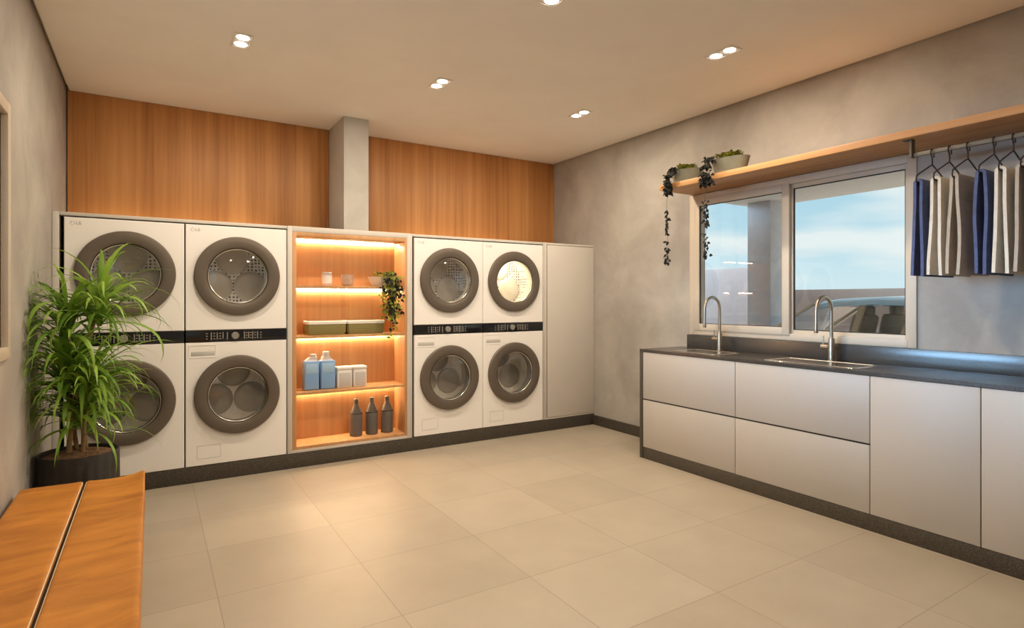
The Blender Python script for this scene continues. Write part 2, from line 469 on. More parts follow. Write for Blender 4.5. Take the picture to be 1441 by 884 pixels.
def dup(root, loc, label, group=None):
    r = root.copy(); C.objects.link(r); r.location = loc; r['label'] = label
    if group: r['group'] = group
    for ch in list(root.children):
        c = ch.copy(); C.objects.link(c); c.parent = r
        for g in list(ch.children):
            d = g.copy(); C.objects.link(d); d.parent = c
    return r

# ------------------------------------------------------------------ room shell
T = 0.16
struct(MB().box(XL - T, XR + T, YF - T, YB + T, -0.12, 0).build('floor', 'floor', smooth=0))
# ceiling slab stops short of the left and right walls (shadow gap), with a recess above
g = 0.022
struct(MB().box(XL + g, XR - g * 0.5, YF, YB, ZC, ZC + 0.05).build('ceiling', 'ceiling', smooth=0))
struct(MB().box(XL - T, XR + T, YF - T, YB + T, ZC + 0.05, ZC + 0.18).build('ceiling_slab', 'ceiling', smooth=0))
struct(MB().box(XL - T, XR + T, YB, YB + T, 0, ZC + 0.05).build('wall_back', 'plaster', smooth=0))
struct(MB().box(XL - T, XR + T, YF - T, YF, 0, ZC + 0.05).build('wall_front', 'plaster', smooth=0))
# right wall with the window opening
WY0, WY1, WZ0, WZ1 = 1.79, 3.57, 1.09, 2.29
w = MB()
for (y0, y1, z0, z1) in ((YF, WY0, 0, ZC + 0.05), (WY1, YB, 0, ZC + 0.05), (WY0, WY1, 0, WZ0), (WY0, WY1, WZ1, ZC + 0.05)):
    w.box(XR, XR + T, y0, y1, z0, z1)
struct(w.build('wall_right', 'plaster', smooth=0))
# left wall with its window
LY0, LY1, LZ0, LZ1 = 1.55, 3.50, 1.125, 2.262
w = MB()
for (y0, y1, z0, z1) in ((YF, LY0, 0, ZC + 0.05), (LY1, YB, 0, ZC + 0.05), (LY0, LY1, 0, LZ0), (LY0, LY1, LZ1, ZC + 0.05)):
    w.box(XL - T, XL, y0, y1, z0, z1)
struct(w.build('wall_left', 'plaster', smooth=0))
struct(MB().box(1.463, 1.688, 5.194, YB, 1.982, ZC).build('column', 'column', smooth=0))
struct(MB().box(XR - 0.018, XR, 3.71, CAB - 0.001, 0, 0.105, 0.002).build('baseboard_right', 'plinth'))
struct(MB().box(XL, XL + 0.018, YF, CAB - 0.001, 0, 0.105, 0.002).build('baseboard_left', 'plinth'))

# oak cladding above the cabinets
tag(MB().box(XL + 0.012, 1.459, YB - 0.024, YB - 0.001, 1.985, ZC - 0.002, 0.001).build('wall_cladding', 'wood'),
    'wide oak veneer wall panel above the machines, left of the plaster column', 'wall panel', 'oak wall panels')
tag(MB().box(1.692, XR - 0.006, YB - 0.024, YB - 0.001, 1.985, ZC - 0.002, 0.001).build('wall_cladding', 'wood'),
    'oak veneer wall panel above the machines, right of the plaster column', 'wall panel', 'oak wall panels')

# ------------------------------------------------------------------ windows
def rect_frame(mb, X0, X1, y0, y1, z0, z1, wd, bev=0.003):
    mb.box(X0, X1, y0, y0 + wd, z0, z1, bev); mb.box(X0, X1, y1 - wd, y1, z0, z1, bev)
    mb.box(X0, X1, y0 + wd, y1 - wd, z0, z0 + wd, bev); mb.box(X0, X1, y0 + wd, y1 - wd, z1 - wd, z1, bev)
    return mb

win = bpy.data.objects.new('window_1', None); win.location = (XR, 2.68, 1.07); C.objects.link(win); struct(win)
# face frame on the wall, then two sliding sashes; the far one stands proud
rect_frame(MB(), XR - 0.014, XR + 0.012, 1.765, 3.60, 1.066, 2.316, 0.052).build('window_frame', 'alu', win)
rect_frame(MB(), XR + 0.012, XR + 0.12, WY0 + 0.002, WY1 - 0.002, WZ0 + 0.002, WZ1 - 0.002, 0.022).build('window_track', 'alu', win)
s1 = rect_frame(MB(), XR - 0.022, XR + 0.008, 2.630, 3.545, 1.105, 2.272, 0.060).build('sash', 'alu', win)
MB().box(XR - 0.010, XR - 0.004, 2.692, 3.483, 1.167, 2.210).build('glass_pane', 'pane', s1, smooth=0)
rect_frame(MB(), XR - 0.014, XR - 0.001, 2.688, 3.487, 1.163, 2.214, 0.007, 0.001).build('glazing_seal', 'seal', s1)
s2 = rect_frame(MB(), XR + 0.014, XR + 0.044, 1.795, 2.665, 1.10, 2.278, 0.046).build('sash', 'alu', win)
MB().box(XR + 0.026, XR + 0.032, 1.842, 2.618, 1.147, 2.231).build('glass_pane', 'pane', s2, smooth=0)
rect_frame(MB(), XR + 0.020, XR + 0.034, 1.838, 2.622, 1.143, 2.235, 0.009, 0.001).build('glazing_seal', 'seal', s2)

win2 = bpy.data.objects.new('window_2', None); win2.location = (XL, 2.52, 1.11); C.objects.link(win2); struct(win2)
rect_frame(MB(), XL - 0.012, XL + 0.016, 1.53, 3.52, 1.106, 2.282, 0.055).build('window_frame', 'alu', win2)
s3 = rect_frame(MB(), XL - 0.045, XL - 0.014, 2.50, 3.498, 1.128, 2.260, 0.055).build('sash', 'alu', win2)
MB().box(XL - 0.032, XL - 0.026, 2.556, 3.442, 1.184, 2.204).build('glass_pane', 'pane', s3, smooth=0)
rect_frame(MB(), XL - 0.034, XL - 0.010, 2.553, 3.445, 1.181, 2.207, 0.010, 0.001).build('glazing_seal', 'seal', s3)
s4 = rect_frame(MB(), XL - 0.080, XL - 0.048, 1.552, 2.55, 1.128, 2.260, 0.055).build('sash', 'alu', win2)
MB().box(XL - 0.066, XL - 0.060, 1.608, 2.494, 1.184, 2.204).build('glass_pane', 'pane', s4, smooth=0)

# ------------------------------------------------------------------ built-in laundry cabinets
PL = 0.12   # plinth height
def housing(name, label, x0, x1, xl, xr, loc):
    t = thing(name, label, 'cabinet', loc, 'laundry cabinets')
    MB().box(x0, xl, CAB, YB - 0.03, PL + 0.001, 1.978, 0.002).build('side_panel', 'frame', t)
    MB().box(xr, x1, CAB, YB - 0.03, PL + 0.001, 1.978, 0.002).build('side_panel', 'frame', t)
    MB().box(xl + 0.0005, xr - 0.0005, CAB, YB - 0.03, 1.955, 1.978, 0.002).build('top_panel', 'frame', t)
    MB().box(xl + 0.0005, xr - 0.0005, YB - 0.05, YB - 0.03, PL + 0.001, 1.954).build('back_panel', 'gap_shade', t)
    MB().box(xl + 0.0005, xr - 0.0005, CAB + 0.02, YB - 0.051, PL + 0.001, PL + 0.003).build('bottom_panel', 'gap_shade', t)
    MB().box(xl + 0.01, xr - 0.01, YB - 0.10, YB - 0.075, 1.9785, 1.984).build('added_light_strip', 'added_glow', t, smooth=0)  # unseen warm strip, added as uplight for the ceiling
    return t
housing('laundry_cabinet', 'pale cabinet housing around the two left washer-dryer towers', XL + 0.002, 0.9365, -0.533, 0.934, (0.2, 5.3, PL))
housing('laundry_cabinet', 'pale cabinet housing around the two right washer-dryer towers', 2.002, 3.49, 2.016, 3.474, (2.74, 5.3, PL))
pl = MB().box(XL + 0.002, XR - 0.002, CAB - 0.002, CAB + 0.02, 0.0, PL, 0.0015)
pl.box(XL + 0.002, XR - 0.002, CAB + 0.0195, YB - 0.05, 0.0, PL - 0.002)
tag(pl.build('plinth', 'plinth', thing=(1.8, 5.3, 0)), 'long dark speckled stone plinth under the row of laundry cabinets', 'plinth')

# tall cabinet at the right end
t = thing('tall_cabinet', 'tall narrow pale cabinet with blank door in the corner beside the last tower', 'cabinet', (3.82, 5.3, PL), 'laundry cabinets')
c = MB()
c.box(3.492, 3.516, CAB, YB - 0.03, PL + 0.001, 1.978, 0.002); c.box(4.146, XR - 0.003, CAB, YB - 0.03, PL + 0.001, 1.978, 0.002)
c.box(3.516, 4.146, CAB, YB - 0.03, 1.957, 1.978, 0.002); c.box(3.516, 4.146, CAB, YB - 0.03, PL + 0.001, 0.138, 0.002)
c.build('carcass', 'frame', t)
MB().box(3.517, 4.145, YB - 0.05, YB - 0.031, 0.139, 1.956).build('back_panel', 'gap_shade', t)
d = MB().box(3.524, 4.143, CAB - 0.004, CAB + 0.018, 0.141, 1.953, 0.002).build('door', 'frame', t)
MB().box(3.519, 3.5235, CAB + 0.010, CAB + 0.016, 0.141, 1.953).build('finger_groove', 'gap_shade', d)

# ------------------------------------------------------------------ washer-dryer towers
TW = 0.712
def make_tower(loc, label, group):
    x0, x1 = loc[0] - TW / 2, loc[0] + TW / 2
    cx = loc[0]; F = CAB - 0.004; z0, z1 = PL + 0.004, 1.944
    DZ, WZ = 1.561, 0.645
    t = thing('washer_dryer_tower', label, 'washer dryer', loc, group)
    # outer casing: sides, top, bottom, back
    cs = MB()
    cs.box(x0 + 0.003, x0 + 0.013, F + 0.026, F + 0.68, z0 + 0.002, z1 - 0.002); cs.box(x1 - 0.013, x1 - 0.003, F + 0.026, F + 0.68, z0 + 0.002, z1 - 0.002)
    cs.box(x0 + 0.013, x1 - 0.013, F + 0.026, F + 0.68, z1 - 0.012, z1 - 0.002); cs.box(x0 + 0.013, x1 - 0.013, F + 0.026, F + 0.68, z0 + 0.002, z0 + 0.012)
    cs.box(x0 + 0.013, x1 - 0.013, F + 0.67, F + 0.68, z0 + 0.012, z1 - 0.012)
    cs.build('casing', 'casing', t)
    up = MB().plate_hole(x0, x1, 1.1465, z1, F, F + 0.025, cx, DZ, 0.235).build('dryer_panel', 'white', t)
    lo = MB().plate_hole(x0, x1, z0, 1.0535, F, F + 0.025, cx, WZ, 0.235).build('washer_panel', 'white', t)
    # control strip
    cp = MB().box(x0 + 0.001, x1 - 0.001, F + 0.001, F + 0.025, 1.055, 1.145, 0.002).build('control_panel', 'black_glass', t)
    dz = 1.100
    MB().lathe([(0.0, -0.016), (0.024, -0.016), (0.027, -0.012), (0.028, 0.002), (0, 0.002)], (cx - 0.02, F, dz), 'Y', 28).build('dial', 'grey_mark', cp)
    for k, xo in enumerate((-0.185, -0.145, -0.105, -0.075, 0.045, 0.075, 0.105, 0.14)):
        MB().box(cx + xo - 0.0035, cx + xo + 0.0035, F - 0.001, F + 0.001, dz - 0.030 + 0.004 * (k % 3), dz + 0.030 - 0.003 * (k % 2)).build('indicator_bar', 'grey_mark', cp)
    for xo in (-0.215, -0.165, -0.125, 0.06, 0.09, 0.122, 0.165):
        for zo in (-0.020, 0.0, 0.020):
            MB().box(cx + xo - 0.006, cx + xo + 0.006, F - 0.001, F + 0.001, dz + zo - 0.0035, dz + zo + 0.0035).build('button', 'grey_mark', cp)
    # maker's mark: ring, dot and two letters
    lg = MB(); lx, lz = x0 + 0.045, 1.905
    lg.lathe([(0.011, -0.0006), (0.013, -0.0006), (0.013, 0.0), (0.011, 0.0)], (lx, F, lz), 'Y', 24, close=True)
    lg.lathe([(0.0, -0.0006), (0.003, -0.0006), (0.003, 0.0)], (lx - 0.004, F, lz + 0.004), 'Y', 12)
    lg.text_strokes([(0, 0, .18, 1), (0, 0, .62, .18), (.8, 0, .98, 1), (.8, 0, 1.5, .18), (.8, .82, 1.5, 1), (1.32, 0, 1.5, .52), (1.12, .38, 1.5, .52)],
                    lx + 0.020, lz - 0.010, 0.020, F, 0.0006)
    lg.build('maker_mark', 'logo', up)
    # detergent drawer and filter flap
    dd = rect_xz(MB(), x0 + 0.022, x0 + 0.205, F - 0.003, F, 0.940, 1.035, 0.003).build('detergent_drawer', 'white', lo)
    MB().box(x0 + 0.035, x0 + 0.195, F - 0.0015, F + 0.001, 0.953, 0.985, 0.002).build('drawer_grip', 'grey_label', lo)
    rect_xz(MB(), x0 + 0.075, x0 + 0.235, F - 0.0015, F, 0.175, 0.275, 0.0025).build('filter_flap', 'frame', lo)
    # doors and drums
    for nm, zc, pre in (('dryer_door', DZ, 'dryer'), ('washer_door', WZ, 'washer')):
        ring = MB().lathe([(0.303, 0.0), (0.303, -0.020), (0.296, -0.029), (0.275, -0.034), (0.235, -0.034), (0.219, -0.028), (0.213, -0.014), (0.213, 0.004), (0.25, 0.004)],
                          (cx, F - 0.001, zc), 'Y', 96, close=True).build(nm, 'ring', t, smooth=28)
        MB().lathe([(0.2125, -0.016), (0.209, -0.019), (0.205, -0.016), (0.205, 0.0), (0.2125, 0.0)], (cx, F - 0.001, zc), 'Y', 96, close=True).build('trim_ring', 'chrome', ring)
        MB().lathe([(0.204, 0.0), (0.17, -0.010), (0.12, -0.018), (0.06, -0.022), (0.0, -0.0235)], (cx, F - 0.001, zc), 'Y', 64).build('door_glass', 'glass', ring, smooth=80)
        dep = 0.29 if pre == 'dryer' else 0.28
        MB().lathe([(0.233, 0.004), (0.233, 0.10), (0.280, 0.115), (0.280, dep + 0.02), (0.0, dep + 0.02), (0.0, dep + 0.022), (0.284, dep + 0.022), (0.284, 0.112), (0.2345, 0.097), (0.2345, 0.004)],
                   (cx, F, zc), 'Y', 64, close=True).build('drum_cylinder', 'perf' if pre == 'dryer' else 'drum_plain', t, smooth=50)
        drum = t.children[-1]
        lm = 'lobe' if pre == 'dryer' else 'lobe_w'
        for a in (90, 210, 330):
            MB().lathe([(0.0, -0.024), (0.095, -0.020), (0.122, -0.010), (0.1275, 0.0)], (cx + (0.149 if a != 90 else 0.153) * math.cos(R(a)), F + dep + 0.0195, zc + 0.150 * math.sin(R(a))), 'Y', 40).build('drum_lobe', lm, drum, smooth=60)
        MB().lathe([(0.206, 0.006), (0.214, 0.03), (0.206, 0.055), (0.214, 0.075), (0.22, 0.09), (0.2325, 0.09), (0.2325, 0.006)], (cx, F, zc), 'Y', 64, close=True).build('door_gasket', 'gasket' if pre == 'washer' else 'lobe', t, smooth=60)
    return t

def rect_xz(mb, x0, x1, y0, y1, z0, z1, wd):
    mb.box(x0, x1, y0, y1, z0, z0 + wd); mb.box(x0, x1, y0, y1, z1 - wd, z1)
    mb.box(x0, x0 + wd, y0, y1, z0 + wd, z1 - wd); mb.box(x1 - wd, x1, y0, y1, z0 + wd, z1 - wd)
    return mb

TG = 'stacked washer and dryer towers'
tw = make_tower((-0.150, CAB, PL), 'white stacked washer-dryer tower half hidden behind the tall potted plant', TG)
dup(tw, (0.571, CAB, PL), 'white stacked washer-dryer tower just left of the lit oak shelves', TG)
dup(tw, (2.391, CAB, PL), 'white stacked washer-dryer tower just right of the lit oak shelves', TG)
tw4 = dup(tw, (3.108, CAB, PL), 'white stacked washer-dryer tower beside the corner cabinet, dryer drum lit by an added lamp', TG)
# drum lamp and point light added to brighten this dryer's inside
for ch in tw4.children:
    if ch.name.startswith('drum_cylinder') and ch.data.materials[0] == M['perf']:
        MB().lathe([(0.0, 0.0), (0.018, 0.0), (0.022, 0.004), (0.022, 0.010), (0.0, 0.010)], (3.108, CAB + 0.11, 1.561 + 0.22), 'Z', 20).build('added_drum_lamp', 'added_drumlamp', ch)
L = bpy.data.lights.new('added_drum_light', 'POINT'); L.energy = 3.8; L.color = (1.0, 0.80, 0.50); L.shadow_soft_size = 0.03
lo = bpy.data.objects.new('added_drum_light', L); lo.location = (3.108, CAB + 0.15, 1.561 + 0.16); C.objects.link(lo)

# ------------------------------------------------------------------ lit oak shelves between the towers
SX0, SX1, SB = 0.938, 2.000, 5.215
ix0, ix1 = 1.006, 1.943
su = thing('shelf_unit', 'open oak shelf unit lit by warm strips between the washer-dryer towers', 'shelf unit', (1.47, 5.08, PL))
f = MB()
f.box(SX0, SX0 + 0.035, CAB - 0.004, SB + 0.02, PL + 0.002, 1.980, 0.002); f.box(SX1 - 0.035, SX1, CAB - 0.004, SB + 0.02, PL + 0.002, 1.980, 0.002)
f.box(SX0 + 0.035, SX1 - 0.035, CAB - 0.004, SB + 0.02, 1.935, 1.980, 0.002); f.box(SX0 + 0.035, SX1 - 0.035, CAB - 0.004, SB + 0.02, PL + 0.002, 0.146, 0.002)
f.build('outer_frame', 'frame', su)
ln = MB()
ln.box(SX0 + 0.0355, ix0, CAB - 0.002, SB, 0.1465, 1.9345, 0.001); ln.box(ix1, SX1 - 0.0355, CAB - 0.002, SB, 0.1465, 1.9345, 0.001)
ln.box(ix0, ix1, CAB - 0.002, SB, 1.900, 1.9345, 0.001); ln.box(ix0, ix1, CAB - 0.002, SB, 0.1465, 0.172, 0.001)
ln.build('lining', 'woodx', su)
MB().box(SX0 + 0.036, SX1 - 0.036, SB + 0.0005, SB + 0.019, 0.147, 1.934).build('back_panel', 'woodx', su)
SH = {}
def ledstrip(z, parent):
    MB().box(ix0 + 0.012, ix1 - 0.012, SB - 0.013, SB - 0.003, z - 0.006, z - 0.0005).build('led_strip', 'led', parent, smooth=0)
for z in (1.497, 1.078, 0.612):
    sh = MB().box(ix0 + 0.0005, ix1 - 0.0005, CAB + 0.006, SB - 0.0005, z - 0.022, z, 0.001).build('shelf', 'woodx', su)
    ledstrip(z - 0.022, sh)
ledstrip(1.900, su)

# things on the shelves
Y0 = 5.085
t = thing('canister', 'small silver and white tin on the top lit shelf, leftmost there', 'canister', (1.285, Y0, 1.497))
MB().lathe([(0, 0), (0.040, 0), (0.042, 0.003), (0.042, 0.100), (0.038, 0.104), (0, 0.104)], (1.285, Y0, 1.4975), 'Z', 32).build('body', 'tin', t)
MB().lathe([(0.0428, 0.02), (0.0428, 0.088)], (1.285, Y0, 1.4975), 'Z', 32).build('label_band', 'white_jar', t)
MB().lathe([(0, 0.118), (0.038, 0.118), (0.0405, 0.115), (0.0405, 0.1042), (0, 0.1042)], (1.285, Y0, 1.4975), 'Z', 32).build('lid', 'tin', t)
t = thing('candle_jar', 'squat brownish glass jar on the top lit shelf beside the silver tin', 'jar', (1.463, Y0, 1.497))
MB().lathe([(0, 0), (0.042, 0), (0.052, 0.012), (0.054, 0.05), (0.052, 0.098), (0.046, 0.100), (0.044, 0.094), (0.044, 0.05), (0, 0.046)], (1.463, Y0, 1.4975), 'Z', 36).build('glass_body', 'brown_glass', t)
MB().lathe([(0, 0.0465), (0.043, 0.0495), (0.043, 0.085), (0, 0.088)], (1.463, Y0, 1.4975), 'Z', 36).build('wax', 'grey_label', t)
MB().tube([(1.463, Y0, 1.585), (1.464, Y0, 1.5975)], 0.0012, 6).build('wick', 'seam', t)

random.seed(5)
def leaf_shape(mb, p, d, n, L_, W_, fold=0.25):
    d = Vector(d).normalized(); n = Vector(n); n = (n - d * n.dot(d))
    n = n.normalized() if n.length > 1e-5 else d.orthogonal().normalized()
    sd = d.cross(n); p = Vector(p)
    a = p; b = p + d * L_ * 0.35 + sd * W_ * 0.5 + n * W_ * fold; c_ = p + d * L_ * 0.35 - sd * W_ * 0.5 + n * W_ * fold
    m1 = p + d * L_ * 0.38; b2 = p + d * L_ * 0.7 + sd * W_ * 0.36 + n * W_ * fold * .6; c2 = p + d * L_ * 0.7 - sd * W_ * 0.36 + n * W_ * fold * .6
    m2 = p + d * L_ * 0.72; e = p + d * L_ - n * W_ * 0.12
    V = [mb.b.verts.new(q) for q in (a, b, c_, m1, b2, c2, m2, e)]
    for q in ((0, 1, 3), (0, 3, 2), (1, 4, 6, 3), (3, 6, 5, 2), (4, 7, 6), (6, 7, 5)): mb.b.faces.new([V[i] for i in q])

# ivy pot in the shelf
t = thing('ivy_pot', 'white pot of trailing yellow-green ivy on the top lit shelf', 'potted plant', (1.775, 5.07, 1.497))
px, py, pz = 1.775, 5.07, 1.4975
MB().lathe([(0, 0), (0.085, 0), (0.098, 0.008), (0.128, 0.078), (0.133, 0.085), (0.125, 0.085), (0.119, 0.078), (0.092, 0.018), (0, 0.016)], (px, py, pz), 'Z', 40, sy=0.72).build('pot', 'pot_white', t)
MB().lathe([(0, 0.074), (0.08, 0.072), (0.112, 0.068), (0.112, 0.064), (0, 0.064)], (px, py, pz), 'Z', 40, sy=0.72).build('soil', 'soil', t)
st = MB(); lv = MB(); dk = MB()
ends = []
for k in range(15):
    a0 = px + 0.02 + random.uniform(-0.05, 0.085); y0 = py - random.uniform(0.02, 0.07)
    xh = 1.79 + random.uniform(-0.075, 0.075); bot = random.choice([1.30, 1.25, 1.20, 1.15, 1.10, 1.38, 1.35, 1.22])
    if k == 0: bot, xh = 1.035, 1.80
    if k == 1: bot, xh = 1.06, 1.83
    yf = 4.925 - random.uniform(0.0, 0.035)
    pts = [(a0, y0, pz + 0.072), (a0 + (xh - a0) * .4, (y0 + yf) / 2, pz + 0.115), (xh, yf + 0.01, pz + 0.08)]
    z = pz + 0.05; x = xh
    while z > bot:
        pts.append((x, yf + random.uniform(-0.006, 0.004), z)); z -= 0.035; x += random.uniform(-0.010, 0.011)
    st.tube(pts, 0.0016, 5)
    for i in range(1, len(pts)):
        for q in range(2 if pts[i][2] > 1.2 else 1):
            p = Vector(pts[i]) + Vector((random.uniform(-.012, .012), random.uniform(-.012, .004), random.uniform(-.014, .014)))
            dr = (random.uniform(-1, 1), random.uniform(-0.7, 0.15), random.uniform(-1.2, 0.2))
            tgt = dk if (random.random() < 0.36) else lv
            leaf_shape(tgt, p, dr, (random.uniform(-.4, .4), -1, random.uniform(0.2, 1)), random.uniform(0.030, 0.046), random.uniform(0.024, 0.034))
for k in range(40):
    a = random.uniform(0, 2 * PI); rr = random.uniform(0.01, 0.095)
    p = (px + rr * math.cos(a), py + rr * 0.7 * math.sin(a), pz + 0.08 + random.uniform(0, 0.04))
    leaf_shape(lv if random.random() < .8 else dk, p, (math.cos(a), math.sin(a), random.uniform(0.1, 1.0)), (0, 0, 1), random.uniform(.03, .045), random.uniform(.024, .032))
st.build('vines', 'stem', t); lv.build('foliage', 'ivy', t, smooth=0); dk.build('dark_foliage', 'ivy_dark', t, smooth=0)

# two woven baskets
def basket(x0, x1, label):
    zb = 1.0785; y0, y1, h = 4.985, 5.175, 0.118; xm = (x0 + x1) / 2
    t = thing('woven_basket', label, 'basket', (xm, 5.08, 1.078), 'woven baskets on the lit shelf')
    def ring(ins, z):
        r = 0.018; pts = []
        for (qx, qy, a0) in ((x1 - ins - r, y1 - ins - r, 0), (x0 + ins + r, y1 - ins - r, 90), (x0 + ins + r, y0 + ins + r, 180), (x1 - ins - r, y0 + ins + r, 270)):
            for s_ in range(5):
                a = R(a0 + 22.5 * s_); pts.append((qx + r * math.cos(a), qy + r * math.sin(a), z))
        return pts
    MB().loft([ring(0.010, zb), ring(0.0, zb + 0.03), ring(0.0, zb + h - 0.02), ring(0.008, zb + h - 0.02), ring(0.012, zb + 0.012)]).build('body', 'basket', t, smooth=50)
    MB().loft([ring(-0.003, zb + h - 0.026), ring(-0.004, zb + h - 0.004), ring(0.002, zb + h), ring(0.010, zb + h), ring(0.0125, zb + 0.02)], cap=False).build('lining_cloth', 'linen', t, smooth=50)
basket(1.104, 1.424, 'olive woven basket with white lining, left one on the second lit shelf')
basket(1.440, 1.768, 'olive woven basket with white lining, right one on the second lit shelf')

# blue detergent bottles
def jug(x0, x1, cap_off, caph, label):
    zb = 0.6125; y0, y1, h = 5.03, 5.135, 0.245; xm = (x0 + x1) / 2
    t = thing('detergent_bottle', label, 'bottle', (xm, 5.082, 0.612), 'blue detergent bottles')
    b = MB().box(x0, x1, y0, y1, zb, zb + h, 0.012, 3).build('body', 'blue_det', t)
    MB().box(x0 + 0.012, x1 - 0.012, y0 - 0.0015, y0 + 0.001, zb + 0.14, zb + 0.225, 0.0006).build('label_patch', 'blue_label', b)
    sh = MB()
    rg = lambda hw, hd, z: [(xm + cap_off + hw * sx, 5.082 + hd * sy, z) for sx, sy in ((-1, -1), (1, -1), (1, 1), (-1, 1))]
    sh.loft([[(x0 + .014, y0 + .014, zb + h), (x1 - .014, y0 + .014, zb + h), (x1 - .014, y1 - .014, zb + h), (x0 + .014, y1 - .014, zb + h)], rg(0.030, 0.030, zb + h + 0.028), rg(0.026, 0.026, zb + h + 0.034)])
    sh.build('shoulder', 'cap', t)
    MB().lathe([(0, 0), (0.026, 0), (0.026, caph - .004), (0.022, caph), (0, caph)], (xm + cap_off, 5.082, zb + h + 0.0345), 'Z', 28).build('cap', 'cap', t)
jug(1.088, 1.208, 0.020, 0.022, 'square blue detergent bottle with low pale cap, leftmost on the third lit shelf')
jug(1.222, 1.345, -0.008, 0.040, 'square blue detergent bottle with taller pale cap, beside the white tubs')
# white tubs
def tub(x0, x1, label):
    zb = 0.6125; y0, y1, h = 5.025, 5.14, 0.155; xm = (x0 + x1) / 2
    t = thing('powder_tub', label, 'tub', (xm, 5.082, 0.612), 'white powder tubs')
    b = MB().box(x0, x1, y0, y1, zb, zb + h, 0.008, 3).build('body', 'white_jar', t)
    MB().box(x0 + 0.014, x1 - 0.010, y0 - 0.0012, y0 + 0.001, zb + 0.012, zb + h - 0.025, 0.0005).build('label_patch', 'grey_label', b)
    MB().box(x0 - 0.002, x1 + 0.002, y0 - 0.002, y1 + 0.002, zb + h + 0.0005, zb + h + 0.026, 0.006, 3).build('lid', 'white_jar', t)
tub(1.360, 1.488, 'square white lidded tub beside the blue bottles on the third lit shelf')
tub(1.500, 1.618, 'square white lidded tub at the right end of the third lit shelf')
# dark bottles
def dbottle(x, label):
    t = thing('soap_bottle', label, 'bottle', (x, 5.085, 0.172), 'dark grey bottles on the lowest shelf')
    MB().lathe([(0, 0), (0.050, 0), (0.054, 0.004), (0.054, 0.195), (0.050, 0.205), (0.036, 0.240), (0.024, 0.268), (0.020, 0.280), (0, 0.280)], (x, 5.085, 0.1725), 'Z', 36).build('body', 'bottle', t)
    MB().lathe([(0.0548, 0.196), (0.0555, 0.199), (0.0548, 0.202)], (x, 5.085, 0.1725), 'Z', 36).build('shoulder_line', 'seam', t)
    MB().lathe([(0, 0.2805), (0.0195, 0.2805), (0.0195, 0.322), (0.016, 0.326), (0, 0.326)], (x, 5.085, 0.1725), 'Z', 24).build('cap', 'bottle', t)
dbottle(1.540, 'dark grey bottle on the lowest lit shelf, left of three')
dbottle(1.682, 'dark grey bottle on the lowest lit shelf, middle of three')
dbottle(1.825, 'dark grey bottle on the lowest lit shelf, right of three')

# ------------------------------------------------------------------ recessed double downlights
DG = 'recessed double downlights'
def downlight(x, y, label):
    t = thing('downlight', label, 'downlight', (x, y, ZC), DG)
    fr = MB()
    x0, x1, y0, y1 = x - 0.056, x + 0.056, y - 0.112, y + 0.112
    for q in ((x0, x0 + 0.009, y0, y1), (x1 - 0.009, x1, y0, y1), (x0 + 0.009, x1 - 0.009, y0, y0 + 0.009), (x0 + 0.009, x1 - 0.009, y1 - 0.009, y1), (x0 + 0.009, x1 - 0.009, y - 0.006, y + 0.006)):
        fr.box(q[0], q[1], q[2], q[3], ZC - 0.006, ZC - 0.0005, 0.001)
    fr.build('trim_frame', 'trimwhite', t)
    for s_ in (-1, 1):
        MB().box(x - 0.0465, x + 0.0465, y + s_ * 0.0545 - 0.048, y + s_ * 0.0545 + 0.048, ZC - 0.0025, ZC - 0.0005).build('baffle', 'trimwhite', t)
        MB().lathe([(0, -0.007), (0.026, -0.0065), (0.037, -0.004), (0.039, -0.0026), (0, -0.0026)], (x, y + s_ * 0.0545, ZC), 'Z', 28).build('lamp_lens', 'lamp', t)
    L = bpy.data.lights.new('downlight_lamp', 'AREA'); L.shape = 'DISK'; L.size = 0.09; L.energy = LAMP_W; L.color = LAMP_C
    o = bpy.data.objects.new('downlight_lamp', L); o.location = (x, y, ZC - 0.012); C.objects.link(o)
LAMP_W, LAMP_C = 19.6, (1.0, 0.84, 0.64)
for x, y, lb in ((0.487, 4.03, 'recessed double downlight above the washer-dryer towers, nearest the left wall'),
                 (1.862, 4.03, 'recessed double downlight in front of the plaster column'),
                 (3.225, 4.03, 'recessed double downlight nearest the back right corner'),
                 (3.237, 2.53, 'recessed double downlight in front of the kitchen window'),
                 (1.868, 2.53, 'recessed double downlight cut off by the top edge of the picture'),
                 (0.487, 0.9, 'added unseen double downlight above the near end of the leather bench'),  # this fixture and the next are added out of view for brightness
                 (1.868, 0.9, 'added unseen double downlight overhead in the room middle')):
    downlight(x, y, lb)

# ------------------------------------------------------------------ sink counter along the right wall
FX = 3.625; CT = 0.948; CY1, CY0 = 3.700, 0.66
pl = MB().box(FX + 0.004, FX + 0.024, CY0 + 0.002, 3.6625, 0, 0.098, 0.001)
pl.box(FX + 0.024, XR - 0.02, CY0 + 0.01, 3.6625, 0, 0.096)
tag(pl.build('plinth', 'plinth', thing=(3.9, 2.2, 0)), 'dark speckled stone plinth under the sink counter', 'plinth')
wt = thing('worktop', 'long dark stone worktop with backsplash and side panel under the window', 'worktop', (3.9, 2.2, CT))
SK = ((3.725, 4.005, 2.97, 3.42), (3.725, 4.005, 1.93, 2.55))
xs = [FX, SK[0][0], SK[0][1], XR - 0.002]
ys = [CY0, SK[1][2], SK[1][3], SK[0][2], SK[0][3], CY1]
MB().grid_slab(xs, ys, lambda i, j: not (i == 1 and j in (1, 3)), CT - 0.022, CT).build('slab', 'counter', wt, smooth=0)
MB().box(FX, XR - 0.002, 3.664, CY1, 0, CT - 0.0225, 0.001).build('side_panel', 'plinth', wt)
MB().box(XR - 0.020, XR - 0.001, CY0, 3.625, CT + 0.0005, 1.062, 0.001).build('backsplash', 'counter', wt)

